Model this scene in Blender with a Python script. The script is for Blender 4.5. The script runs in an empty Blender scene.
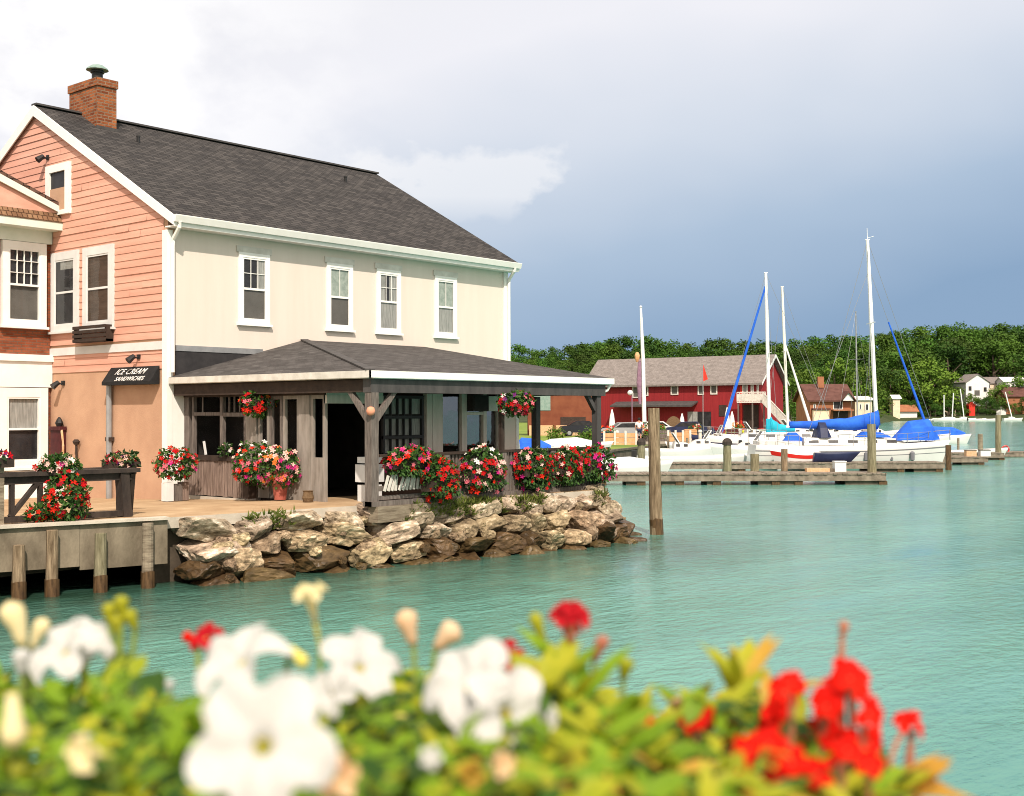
import bpy, math, random
from mathutils import Vector, Matrix, noise
from mathutils.geometry import tessellate_polygon
S = bpy.context.scene
COL = S.collection
rad = math.radians
V = Vector

# ------------------------------------------------------------------ camera, sky, sun, exposure
CX, CY, CZ = -17.017, -25.237, 1.9
YAW, PITCH, ROLL, FPX = 49.717, .708, .157, 1221.88
FW = V((math.sin(rad(YAW)), math.cos(rad(YAW)), 0))
RT = V((math.cos(rad(YAW)), -math.sin(rad(YAW)), 0))
cam = bpy.data.cameras.new('camera')
camo = bpy.data.objects.new('camera', cam)
COL.objects.link(camo)
camo.matrix_world = Matrix.Translation((CX, CY, CZ)) @ Matrix.Rotation(rad(-YAW), 4, 'Z') @ Matrix.Rotation(rad(90 + PITCH), 4, 'X') @ Matrix.Rotation(rad(-ROLL), 4, 'Z')
cam.sensor_width = 36
cam.lens = FPX / 1024 * 36
cam.clip_start = .05
cam.clip_end = 6000
cam.dof.use_dof = True
cam.dof.focus_distance = 34
cam.dof.aperture_fstop = 5.3
S.camera = camo

SUN_TO = V((-.83, -1, 1.35)).normalized()
world = bpy.data.worlds.new('World')
S.world = world
world.use_nodes = True
nt = world.node_tree
nt.nodes.clear()
def N(t, kind, **k):
    n = t.nodes.new(kind)
    for a, b in k.items(): setattr(n, a, b)
    return n
out = N(nt, 'ShaderNodeOutputWorld')
bg = N(nt, 'ShaderNodeBackground')
sky = N(nt, 'ShaderNodeTexSky', sky_type='NISHITA', sun_disc=False, sun_elevation=math.asin(SUN_TO.z), sun_rotation=math.atan2(SUN_TO.x, SUN_TO.y) % (2 * math.pi), altitude=200, air_density=1.0, dust_density=1.5)
SKY_STRENGTH = .1
bg.inputs['Strength'].default_value = SKY_STRENGTH
tc = N(nt, 'ShaderNodeTexCoord')
sep = N(nt, 'ShaderNodeSeparateXYZ')
nt.links.new(tc.outputs['Generated'], sep.inputs[0])
def wmath(op, a, b=None, clamp=False):
    n = N(nt, 'ShaderNodeMath', operation=op, use_clamp=clamp)
    for i, x in enumerate((a, b)):
        if x is None: continue
        if isinstance(x, (int, float)): n.inputs[i].default_value = x
        else: nt.links.new(x, n.inputs[i])
    return n.outputs[0]
def wramp(fac, stops):
    n = N(nt, 'ShaderNodeValToRGB')
    e = n.color_ramp.elements
    while len(e) < len(stops): e.new(.5)
    for x, (p, c) in zip(e, stops): x.position = p; x.color = (*c, 1)
    nt.links.new(fac, n.inputs[0])
    return n.outputs[0]
def wmix(fac, a, b):
    n = N(nt, 'ShaderNodeMix', data_type='RGBA')
    for i, x in ((0, fac), (6, a), (7, b)):
        if isinstance(x, (int, float)): n.inputs[i].default_value = x
        elif isinstance(x, tuple): n.inputs[i].default_value = (*x, 1)
        else: nt.links.new(x, n.inputs[i])
    return n.outputs[2]
# leftness along the horizon (0 right of the view, 1 left of it) and elevation
rightness = wmath('ADD', wmath('MULTIPLY', sep.outputs[0], RT.x), wmath('MULTIPLY', sep.outputs[1], RT.y))
elev = sep.outputs[2]
def wnoise(scale, detail, zst, seed):
    mp = N(nt, 'ShaderNodeMapping')
    mp.inputs['Scale'].default_value = (1, 1, zst)
    mp.inputs['Location'].default_value = (seed, seed * .7, seed * .3)
    nt.links.new(tc.outputs['Generated'], mp.inputs[0])
    n = N(nt, 'ShaderNodeTexNoise')
    n.inputs['Scale'].default_value = scale
    n.inputs['Detail'].default_value = detail
    n.inputs['Roughness'].default_value = .55
    nt.links.new(mp.outputs[0], n.inputs['Vector'])
    return n.outputs['Fac']
forward = wmath('ADD', wmath('MULTIPLY', sep.outputs[0], FW.x), wmath('MULTIPLY', sep.outputs[1], FW.y))
n_big = wnoise(3.2, 3, 2.0, 3.1)
n_det = wnoise(11.0, 7, 1.6, 8.4)
# storm deck over the lake: steel blue low down, pale grey higher, whiter towards the left
lift = wmath('ADD', elev, wmath('MULTIPLY', wmath('SUBTRACT', n_big, .5), .10))
lift = wmath('SUBTRACT', lift, wmath('MULTIPLY', rightness, .20))
K = .92
def kc(c): return tuple(x * K for x in c)
deck = wramp(wmath('MULTIPLY', lift, 2.2), [(.05, kc((1.55, 2.55, 3.95))), (.26, kc((2.75, 3.65, 4.85))), (.44, kc((4.5, 5.0, 5.8))), (.62, kc((6.1, 6.15, 6.6))), (.9, kc((6.2, 6.2, 6.45)))])
# soft white billows upper left
left = wmath('MULTIPLY', wmath('SUBTRACT', -.07, rightness), 4.5, True)
bil = wmath('MULTIPLY', wmath('SUBTRACT', wmath('ADD', n_det, wmath('MULTIPLY', n_big, .6)), .72), 6.0, True)
bil = wmath('MULTIPLY', bil, left)
clouds = wmix(wmath('MULTIPLY', bil, .8), deck, kc((7.6, 7.55, 7.6)))
# one low cumulus bank right of the roof slope, flat underneath
cr_ = wmath('DIVIDE', wmath('ADD', rightness, .075), .115)
ce_ = wmath('DIVIDE', wmath('SUBTRACT', elev, .188), .036)
mk = wmath('SUBTRACT', wmath('SUBTRACT', 1.0, wmath('MULTIPLY', cr_, cr_)), wmath('MULTIPLY', ce_, ce_))
mk = wmath('ADD', mk, wmath('MULTIPLY', wmath('SUBTRACT', n_det, .5), 7.5))
mk = wmath('MULTIPLY', wmath('SUBTRACT', mk, .25), 1.5, True)
mk = wmath('MULTIPLY', mk, wmath('MULTIPLY', wmath('SUBTRACT', elev, .150), 40, True))
mk = wmath('MULTIPLY', mk, wmath('GREATER_THAN', forward, 0))
clouds = wmix(wmath('MULTIPLY', mk, .5), clouds, kc((7.0, 6.95, 7.0)))
# overhead and behind, out of view, bright warm haze is added as fill light
cover = wmath('MULTIPLY', wmath('MULTIPLY', wmath('SUBTRACT', .62, elev), 4.0, True), wmath('MULTIPLY', wmath('ADD', forward, .15), 2.5, True))
fill_haze = wmix(.85, sky.outputs[0], (8.6, 7.8, 6.8))
skycol = wmix(wmath('MULTIPLY', cover, .95), fill_haze, clouds)
nt.links.new(skycol, bg.inputs[0])
nt.links.new(bg.outputs[0], out.inputs[0])

sun = bpy.data.lights.new('sun', 'SUN')
sun.energy = 3.7
sun.angle = rad(.9)
sun.color = (1, .875, .745)
suno = bpy.data.objects.new('sun', sun)
suno.rotation_euler = (-SUN_TO).to_track_quat('-Z', 'Y').to_euler()
COL.objects.link(suno)

S.view_settings.view_transform = 'Standard'
S.view_settings.look = 'None'
S.view_settings.exposure = .62
S.view_settings.gamma = 1
S.view_settings.use_curve_mapping = False
S.render.engine = 'CYCLES'
S.cycles.use_denoising = True
S.cycles.filter_width = 1.0
S.cycles.max_bounces = 7
S.cycles.diffuse_bounces = 3
S.cycles.glossy_bounces = 3
S.cycles.transparent_max_bounces = 10
S.cycles.caustics_reflective = False
S.cycles.caustics_refractive = False

WATER = -1.22
def wp(u, D, z=0.0):
    p = V((CX, CY, 0)) + FW * D + RT * ((u - 512) / FPX * D)
    return V((p.x, p.y, z))
def zv(u, v, D):
    return CZ - (v - 413.1 + .00274 * (u - 512)) / FPX * D
def pt(u, v, D): return wp(u, D, zv(u, v, D))

# ------------------------------------------------------------------ materials
MATS = {}
def mat(name, c, c2=None, scale=3.0, rough=.8, bump=0, bscale=30, spec=.3, st=(1, 1, 1), trans=0, metal=0, c3=None, rnd=0, detail=6, lo=.35, hi=.65, coord='Object'):
    m = bpy.data.materials.new(name)
    m.use_nodes = True
    t = m.node_tree
    b = t.nodes['Principled BSDF']
    b.inputs['Roughness'].default_value = rough
    b.inputs['Specular IOR Level'].default_value = spec
    b.inputs['Metallic'].default_value = metal
    co = N(t, 'ShaderNodeTexCoord').outputs[coord]
    mp = N(t, 'ShaderNodeMapping')
    mp.inputs['Scale'].default_value = st
    t.links.new(co, mp.inputs[0])
    col = None
    if c2 is not None:
        nz = N(t, 'ShaderNodeTexNoise')
        nz.inputs['Scale'].default_value = scale
        nz.inputs['Detail'].default_value = detail
        nz.inputs['Roughness'].default_value = .76 if detail > 8 else .6
        t.links.new(mp.outputs[0], nz.inputs['Vector'])
        r = N(t, 'ShaderNodeValToRGB')
        e = r.color_ramp.elements
        e[0].position = lo; e[0].color = (*c, 1)
        e[1].position = hi; e[1].color = (*c2, 1)
        if c3:
            x = e.new(hi + .08); x.color = (*c3, 1)
        t.links.new(nz.outputs['Fac'], r.inputs[0])
        col = r.outputs[0]
    if rnd:
        oi = N(t, 'ShaderNodeObjectInfo')
        hs = N(t, 'ShaderNodeHueSaturation')
        if col: t.links.new(col, hs.inputs['Color'])
        else: hs.inputs['Color'].default_value = (*c, 1)
        mr = N(t, 'ShaderNodeMapRange')
        mr.inputs['To Min'].default_value = 1 - rnd; mr.inputs['To Max'].default_value = 1 + rnd
        t.links.new(oi.outputs['Random'], mr.inputs[0])
        t.links.new(mr.outputs[0], hs.inputs['Value'])
        mr2 = N(t, 'ShaderNodeMapRange')
        mr2.inputs['To Min'].default_value = .5 - rnd * .04; mr2.inputs['To Max'].default_value = .5 + rnd * .05
        ml = N(t, 'ShaderNodeMath', operation='FRACT')
        mm = N(t, 'ShaderNodeMath', operation='MULTIPLY'); mm.inputs[1].default_value = 7.31
        t.links.new(oi.outputs['Random'], mm.inputs[0]); t.links.new(mm.outputs[0], ml.inputs[0]); t.links.new(ml.outputs[0], mr2.inputs[0])
        t.links.new(mr2.outputs[0], hs.inputs['Hue'])
        col = hs.outputs[0]
    if col: t.links.new(col, b.inputs['Base Color'])
    else: b.inputs['Base Color'].default_value = (*c, 1)
    if bump:
        nb = N(t, 'ShaderNodeTexNoise')
        nb.inputs['Scale'].default_value = bscale
        nb.inputs['Detail'].default_value = 6
        t.links.new(mp.outputs[0], nb.inputs['Vector'])
        bp = N(t, 'ShaderNodeBump')
        bp.inputs['Strength'].default_value = bump
        bp.inputs['Distance'].default_value = .02
        t.links.new(nb.outputs['Fac'], bp.inputs['Height'])
        t.links.new(bp.outputs[0], b.inputs['Normal'])
    if trans:
        tr = N(t, 'ShaderNodeBsdfTranslucent')
        if col: t.links.new(col, tr.inputs[0])
        else: tr.inputs[0].default_value = (*c, 1)
        mx = N(t, 'ShaderNodeMixShader'); mx.inputs[0].default_value = trans
        t.links.new(b.outputs[0], mx.inputs[1]); t.links.new(tr.outputs[0], mx.inputs[2])
        t.links.new(mx.outputs[0], t.nodes['Material Output'].inputs[0])
    MATS[name] = m
    return m
def brickmat(name, c, c2, mortar, bw, bh, ms, rough=.85, var=.5, bump=.5, noise_c=None):
    m = bpy.data.materials.new(name); m.use_nodes = True
    t = m.node_tree; b = t.nodes['Principled BSDF']
    b.inputs['Roughness'].default_value = rough
    b.inputs['Specular IOR Level'].default_value = .2
    uv = N(t, 'ShaderNodeTexCoord').outputs['UV']
    br = N(t, 'ShaderNodeTexBrick')
    br.inputs['Scale'].default_value = 1
    br.inputs['Brick Width'].default_value = bw; br.inputs['Row Height'].default_value = bh
    br.inputs['Mortar Size'].default_value = ms; br.inputs['Bias'].default_value = var - .5
    br.inputs['Color1'].default_value = (*c, 1); br.inputs['Color2'].default_value = (*c2, 1); br.inputs['Mortar'].default_value = (*mortar, 1)
    t.links.new(uv, br.inputs['Vector'])
    nz = N(t, 'ShaderNodeTexNoise'); nz.inputs['Scale'].default_value = 2.2; nz.inputs['Detail'].default_value = 8; nz.inputs['Roughness'].default_value = .75
    t.links.new(uv, nz.inputs['Vector'])
    mr = N(t, 'ShaderNodeMapRange'); mr.inputs['From Min'].default_value = .3; mr.inputs['From Max'].default_value = .7
    mr.inputs['To Min'].default_value = .68; mr.inputs['To Max'].default_value = 1.3
    t.links.new(nz.outputs['Fac'], mr.inputs[0])
    mu = N(t, 'ShaderNodeVectorMath', operation='SCALE')
    t.links.new(br.outputs['Color'], mu.inputs[0]); t.links.new(mr.outputs[0], mu.inputs['Scale'])
    t.links.new(mu.outputs[0], b.inputs['Base Color'])
    iv = N(t, 'ShaderNodeMath', operation='SUBTRACT'); iv.inputs[0].default_value = 1
    t.links.new(br.outputs['Fac'], iv.inputs[1])
    n2 = N(t, 'ShaderNodeTexNoise'); n2.inputs['Scale'].default_value = 60
    t.links.new(uv, n2.inputs['Vector'])
    ad = N(t, 'ShaderNodeMath', operation='ADD'); t.links.new(iv.outputs[0], ad.inputs[0]); t.links.new(n2.outputs['Fac'], ad.inputs[1])
    bp = N(t, 'ShaderNodeBump'); bp.inputs['Strength'].default_value = bump; bp.inputs['Distance'].default_value = .012
    t.links.new(ad.outputs[0], bp.inputs['Height']); t.links.new(bp.outputs[0], b.inputs['Normal'])
    MATS[name] = m
    return m
def glassmat(name, tint=(1, 1, 1), refl=(.9, .95, 1), base=.06):
    m = bpy.data.materials.new(name); m.use_nodes = True
    t = m.node_tree; t.nodes.remove(t.nodes['Principled BSDF'])
    tr = N(t, 'ShaderNodeBsdfTransparent'); tr.inputs[0].default_value = (*tint, 1)
    gl = N(t, 'ShaderNodeBsdfGlossy'); gl.inputs['Roughness'].default_value = .03; gl.inputs[0].default_value = (*refl, 1)
    nz = N(t, 'ShaderNodeTexNoise'); nz.inputs['Scale'].default_value = 1.3
    t.links.new(N(t, 'ShaderNodeTexCoord').outputs['Object'], nz.inputs['Vector'])
    bp = N(t, 'ShaderNodeBump'); bp.inputs['Strength'].default_value = .12; bp.inputs['Distance'].default_value = .05
    t.links.new(nz.outputs['Fac'], bp.inputs['Height']); t.links.new(bp.outputs[0], gl.inputs['Normal'])
    lw = N(t, 'ShaderNodeLayerWeight'); lw.inputs[0].default_value = .5
    fr = N(t, 'ShaderNodeMath', operation='POWER'); fr.inputs[1].default_value = 4.0; t.links.new(lw.outputs['Facing'], fr.inputs[0])
    ad = N(t, 'ShaderNodeMath', operation='ADD'); ad.inputs[1].default_value = base
    t.links.new(fr.outputs[0], ad.inputs[0])
    mx = N(t, 'ShaderNodeMixShader')
    t.links.new(ad.outputs[0], mx.inputs[0]); t.links.new(tr.outputs[0], mx.inputs[1]); t.links.new(gl.outputs[0], mx.inputs[2])
    t.links.new(mx.outputs[0], t.nodes['Material Output'].inputs[0])
    MATS[name] = m
    return m
M = MATS
mat('cream_paint', (.65, .568, .50), (.70, .615, .55), 1.1, .75, .15, 60, st=(2.2, 2.2, .22), lo=.3, hi=.7)
mat('salmon_paint', (.57, .285, .21), (.69, .375, .285), 1.1, .7, .15, 40, st=(1, .35, 3))
mat('tan_stucco', (.44, .265, .175), (.52, .325, .215), 1.1, .9, .35, 50)
mat('white_paint', (.78, .77, .73), (.84, .83, .80), 2.5, .55, .05, 40)
mat('old_white_paint', (.50, .475, .43), (.66, .63, .58), 3.5, .6, .1, 40)
mat('grey_trim', (.60, .60, .60), (.68, .68, .67), 2, .6)
mat('pale_green_paint', (.60, .66, .58), (.68, .73, .66), 2, .6)
brickmat('roof_shingle', (.032, .030, .031), (.070, .064, .062), (.015, .014, .014), .32, .15, .012, .95, .5, .8)
brickmat('porch_shingle', (.054, .049, .048), (.092, .085, .083), (.034, .031, .03), .32, .15, .008, .95, .5, .5)
brickmat('brown_shingle', (.10, .055, .04), (.15, .085, .065), (.03, .018, .014), .3, .14, .014, .95, .5, .7)
brickmat('cedar_shingle', (.17, .09, .05), (.25, .15, .085), (.06, .03, .015), .14, .16, .012, .9, .5, .8)
brickmat('grey_shingle', (.18, .158, .149), (.215, .19, .181), (.14, .12, .11), .5, .25, .012, .95, .5, .3)
brickmat('chimney_brick', (.17, .042, .016), (.37, .115, .04), (.24, .15, .10), .23, .085, .014, .9, .5, .9)
brickmat('red_brick', (.21, .052, .022), (.30, .09, .042), (.16, .09, .06), .21, .072, .010, .9, .5, .6)
mat('charcoal_board', (.022, .021, .023), (.035, .033, .035), 4, .8, .2, 30)
mat('dark_grey_wood', (.045, .042, .043), (.075, .069, .068), 4, .75, .3, 30, st=(1, 1, .3))
mat('grey_wood', (.085, .07, .063), (.19, .16, .142), 6, .8, .4, 40, st=(6, 6, .5))
mat('pinkish_board', (.11, .075, .06), (.30, .225, .19), 5, .85, .4, 40, st=(7, 7, .4))
mat('pale_grey_paint', (.48, .45, .40), (.60, .56, .51), 3, .7, .15, 30, st=(3, 3, .6))  # lightened to offset the veranda shade on the front wall
mat('shaded_grey_paint', (.20, .175, .15), (.30, .265, .235), 3, .7, .15, 30, st=(3, 3, .6))  # same paint as the front wall's, darkened for the eave shade at left
mat('dark_brown', (.028, .018, .014), (.05, .033, .025), 5, .8, .2, 30)
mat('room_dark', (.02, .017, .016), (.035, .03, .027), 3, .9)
mat('dark_glass_back', (.012, .012, .014), (.03, .03, .034), 2.5, .4)
mat('window_screen', (.085, .08, .072), (.12, .112, .102), 2, .6)
mat('brown_blind', (.055, .038, .027), (.09, .063, .046), 2, .8, st=(1, 1, 8))
mat('curtain', (.20, .205, .195), (.36, .365, .345), 4, .9, st=(6, 6, .6))
mat('lace', (.22, .27, .24), (.36, .41, .37), 7, .9)
mat('black_metal', (.012, .012, .013), (.022, .021, .021), 6, .5)
mat('black_canvas', (.008, .008, .009), (.016, .016, .017), 6, .8)
mat('lettering', (.75, .74, .72))
mat('grey_metal', (.28, .29, .30), (.36, .37, .38), 4, .45, metal=.5)
mat('copper_green', (.16, .25, .22), (.24, .32, .29), 6, .6)
glassmat('glass', refl=(.42, .45, .48), base=.03)
glassmat('porch_glass', refl=(.045, .045, .05), base=.01)
glassmat('sky_glass', base=.20)
mat('concrete', (.40, .36, .30), (.54, .48, .40), 2.2, .9, .3, 40)
mat('pavement', (.33, .215, .12), (.44, .31, .185), 1.3, .92, .3, 30, c3=(.50, .38, .25))
mat('quay_dark', (.045, .035, .025), (.09, .07, .05), 3, .95, .5, 12)
mat('timber', (.13, .10, .07), (.29, .24, .175), 5, .9, .5, 30, st=(.5, .5, 4))
mat('quay_slab', (.10, .08, .055), (.235, .195, .14), 1.6, .95, .4, 20, st=(1.3, 1.3, .7), detail=8)
mat('timber_plank', (.06, .047, .033), (.16, .13, .095), 3.2, .9, .5, 30, st=(3.5, 3.5, .7))
mat('piling_wood', (.11, .075, .043), (.32, .24, .155), 4, .9, .6, 25, st=(5, 5, .5))
mat('piling_green', (.13, .115, .065), (.27, .24, .155), 4, .9, .6, 25, st=(5, 5, .5))
mat('wet_wood', (.05, .028, .013), (.13, .075, .035), 5, .45, .5, 25, st=(4, 4, .7))
mat('dock_plank', (.13, .105, .082), (.26, .215, .17), 3, .9, .4, 20, st=(1, 1, 1))
mat('dock_beam', (.075, .06, .045), (.14, .115, .085), 3, .9, .4, 20)
mat('rail_dark', (.022, .016, .014), (.05, .037, .03), 5, .75, .3, 30, st=(1, 1, .5))
mat('rock', (.05, .035, .02), (.34, .25, .155), 4.2, .95, 1.0, 10, c3=(.54, .44, .31), rnd=.3, lo=.36, hi=.55, detail=9)
mat('rock_pale', (.045, .032, .02), (.38, .295, .21), 4.2, .95, 1.0, 10, c3=(.62, .55, .45), rnd=.22, lo=.36, hi=.54, detail=9)
mat('rock_wet', (.022, .014, .007), (.105, .066, .029), 4.2, .45, 1.0, 10, c3=(.24, .16, .08), rnd=.25, lo=.3, hi=.6, detail=9)
mat('weed', (.075, .11, .02), (.17, .19, .04), 6, .9, trans=.25)
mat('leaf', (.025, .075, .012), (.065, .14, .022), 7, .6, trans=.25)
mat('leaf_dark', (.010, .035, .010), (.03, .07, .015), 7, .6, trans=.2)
for nme, c in dict(red=(.48, .006, .010), scarlet=(.60, .022, .008), crimson=(.30, .005, .02), pink=(.66, .15, .20), magenta=(.52, .018, .20), white=(.82, .78, .74), pale=(.80, .52, .46), purple=(.16, .02, .16), orange=(.75, .20, .04)).items():
    mat('bloom_' + nme, c, tuple(min(1, x * 1.15 + .004) for x in c), 20, .7, spec=.1, trans=.25)
mat('coir', (.10, .06, .03), (.17, .11, .06), 14, .95, .6, 60)
mat('terracotta', (.30, .07, .05), (.38, .11, .08), 5, .8)
mat('bin_white', (.62, .62, .62), (.7, .7, .7), 3, .5)
mat('maroon', (.045, .008, .010), (.08, .015, .018), 5, .6)
mat('hull_white', (.62, .615, .60), (.68, .675, .66), .8, .25, spec=.5)
mat('deck_white', (.52, .505, .475), (.60, .585, .555), 2, .5)
mat('stripe_grey', (.16, .16, .18))
mat('blue_canvas', (.012, .085, .50), (.02, .13, .62), 2.2, .8, .5, 6)
mat('teal_canvas', (.01, .30, .44), (.02, .40, .54), 2, .8, .4, 6)
mat('navy', (.012, .016, .05), (.02, .028, .075), 2, .5)
mat('mast_white', (.74, .74, .74), (.80, .80, .79), 2, .35)
mat('mast_cream', (.70, .68, .60), (.77, .75, .68), 2, .4)
mat('wire', (.30, .31, .32), metal=.5, rough=.4)
mat('barn_red', (.20, .012, .016), (.26, .018, .022), 1.2, .8, .3, 10, st=(6, 6, .3))
mat('orange_brick', (.15, .042, .022), (.21, .07, .035), .8, .9)
mat('lawn_grass', (.10, .16, .02), (.19, .25, .035), .25, .95)
mat('hill_soil', (.02, .035, .01), (.045, .06, .018), .1, .95)
mat('lot', (.20, .17, .13), (.30, .26, .20), .4, .95)
mat('crate_wood', (.50, .25, .11), (.62, .37, .20), 2, .85, .2, 20)
mat('skin', (.42, .22, .15))
mat('hair_dark', (.012, .01, .009))
mat('shirt_white', (.75, .75, .77))
mat('kayak_red', (.50, .02, .015), rough=.4)
mat('kayak_lime', (.50, .52, .03), rough=.4)
mat('kayak_orange', (.62, .16, .02), rough=.4)
mat('car_silver', (.42, .43, .44), rough=.25, metal=.4)
mat('car_white', (.75, .75, .75), rough=.25)
mat('car_dark', (.02, .022, .03), rough=.25)
mat('tyre', (.015, .015, .015))
mat('umbrella_white', (.76, .75, .72), (.82, .81, .79), 4, .9)
mat('flag_red', (.55, .035, .02))
mat('flag_purple', (.20, .11, .17), (.27, .16, .22), 4)
mat('house_brown_roof', (.075, .032, .026), (.12, .055, .045), 1, .95)
mat('house_white', (.66, .65, .62), (.74, .73, .70), 1, .8)
mat('house_cream', (.62, .50, .36), (.70, .58, .44), 1, .8)
mat('house_orange', (.26, .10, .05), (.33, .14, .07), 1, .85)
mat('bark', (.07, .05, .035), (.13, .10, .075), 3, .95)
mat('forest_leaf', (.024, .074, .008), (.080, .15, .014), .5, .8, trans=.2, rnd=.4)
mat('bright_leaf', (.06, .13, .012), (.13, .21, .022), .5, .8, trans=.15, rnd=.25)
mat('petal_white', (.52, .515, .50), (.60, .595, .58), 12, .7, spec=.1, trans=.25, coord='Generated')
mat('petal_cream', (.80, .68, .36), (.84, .75, .48), 12, .6, trans=.35)
mat('lantern_paper', (.62, .25, .15), (.68, .30, .19), 5, .8)
mat('petal_peach', (.75, .46, .24), (.80, .60, .40), 12, .6, trans=.35)
mat('petal_red', (.58, .006, .004), (.72, .016, .006), 25, .7, spec=.08, trans=.3)
mat('petal_crimson', (.36, .006, .012), (.48, .012, .02), 25, .7, spec=.08, trans=.3)
mat('throat_yellow', (.66, .55, .05), (.72, .66, .20), 30, .6, trans=.2)
mat('fg_leaf', (.135, .255, .009), (.25, .39, .018), 18, .55, trans=.42)
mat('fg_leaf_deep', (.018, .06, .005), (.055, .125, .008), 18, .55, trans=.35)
mat('fg_leaf_yellow', (.29, .34, .013), (.46, .44, .026), 18, .55, trans=.42)
mat('fg_leaf_orange', (.50, .24, .03), (.62, .40, .06), 18, .55, trans=.42)
mat('stem_green', (.16, .24, .04), (.25, .30, .06), 20, .6, trans=.2)
mat('stem_red', (.30, .10, .06), (.38, .16, .09), 20, .6)
mat('soil', (.03, .022, .015), (.06, .045, .03), 20, .95)

# water: turquoise body colour under a rippled surface
w = bpy.data.materials.new('lake_water'); w.use_nodes = True
t = w.node_tree; b = t.nodes['Principled BSDF']
b.inputs['Roughness'].default_value = .12
b.inputs['IOR'].default_value = 1.33
co = N(t, 'ShaderNodeTexCoord').outputs['Object']
def tnoise(scale, st, detail, rot=0.0):
    mp = N(t, 'ShaderNodeMapping'); mp.inputs['Scale'].default_value = st; mp.inputs['Rotation'].default_value = (0, 0, rot)
    t.links.new(co, mp.inputs[0])
    nz = N(t, 'ShaderNodeTexNoise'); nz.inputs['Scale'].default_value = scale; nz.inputs['Detail'].default_value = detail; nz.inputs['Roughness'].default_value = .6
    t.links.new(mp.outputs[0], nz.inputs['Vector'])
    return nz.outputs['Fac']
patch = tnoise(.09, (1, 2.2, 1), 4, rad(YAW))
r = N(t, 'ShaderNodeValToRGB'); e = r.color_ramp.elements
e[0].position = .3; e[0].color = (.062, .205, .168, 1); e[1].position = .7; e[1].color = (.118, .305, .25, 1)
t.links.new(patch, r.inputs[0])
# water painted darker along the stone bank for stony shallows and the stones' reflection
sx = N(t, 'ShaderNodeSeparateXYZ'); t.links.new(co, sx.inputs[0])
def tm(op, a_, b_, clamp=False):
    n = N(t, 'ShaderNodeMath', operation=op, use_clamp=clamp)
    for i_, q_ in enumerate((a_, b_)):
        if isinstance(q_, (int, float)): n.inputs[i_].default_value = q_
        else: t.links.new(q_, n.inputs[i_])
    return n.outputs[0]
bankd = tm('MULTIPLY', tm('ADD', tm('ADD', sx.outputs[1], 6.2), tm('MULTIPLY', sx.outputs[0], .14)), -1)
bank_dark = tm('SUBTRACT', 1, tm('MULTIPLY', tm('ADD', bankd, tm('MULTIPLY', tm('SUBTRACT', tnoise(.9, (1, 1.6, 1), 5, rad(YAW)), .5), 6.0)), .155), True)
bank_dark = tm('MULTIPLY', bank_dark, tm('MULTIPLY', tm('SUBTRACT', 10, sx.outputs[0]), .3, True))
wm = N(t, 'ShaderNodeMix', data_type='RGBA'); t.links.new(tm('MULTIPLY', bank_dark, .93), wm.inputs[0]); t.links.new(r.outputs[0], wm.inputs[6]); wm.inputs[7].default_value = (.020, .046, .028, 1)
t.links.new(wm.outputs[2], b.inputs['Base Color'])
a1 = tnoise(3.2, (1, 1.9, 1), 5, rad(YAW - 8)); a2 = tnoise(.6, (1, 2.2, 1), 3, rad(YAW + 14))
mm = N(t, 'ShaderNodeMath', operation='MULTIPLY_ADD'); mm.inputs[1].default_value = 1.5
t.links.new(a2, mm.inputs[0]); t.links.new(a1, mm.inputs[2])
bp = N(t, 'ShaderNodeBump'); bp.inputs['Distance'].default_value = .13
sm_ = N(t, 'ShaderNodeMapRange'); sm_.inputs['From Min'].default_value = .35; sm_.inputs['From Max'].default_value = .65; sm_.inputs['To Min'].default_value = .13; sm_.inputs['To Max'].default_value = .62
t.links.new(tnoise(.14, (1, 3.2, 1), 3, rad(YAW + 6)), sm_.inputs[0]); t.links.new(sm_.outputs[0], bp.inputs['Strength'])
t.links.new(mm.outputs[0], bp.inputs['Height']); t.links.new(bp.outputs[0], b.inputs['Normal'])
M['lake_water'] = w

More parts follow.
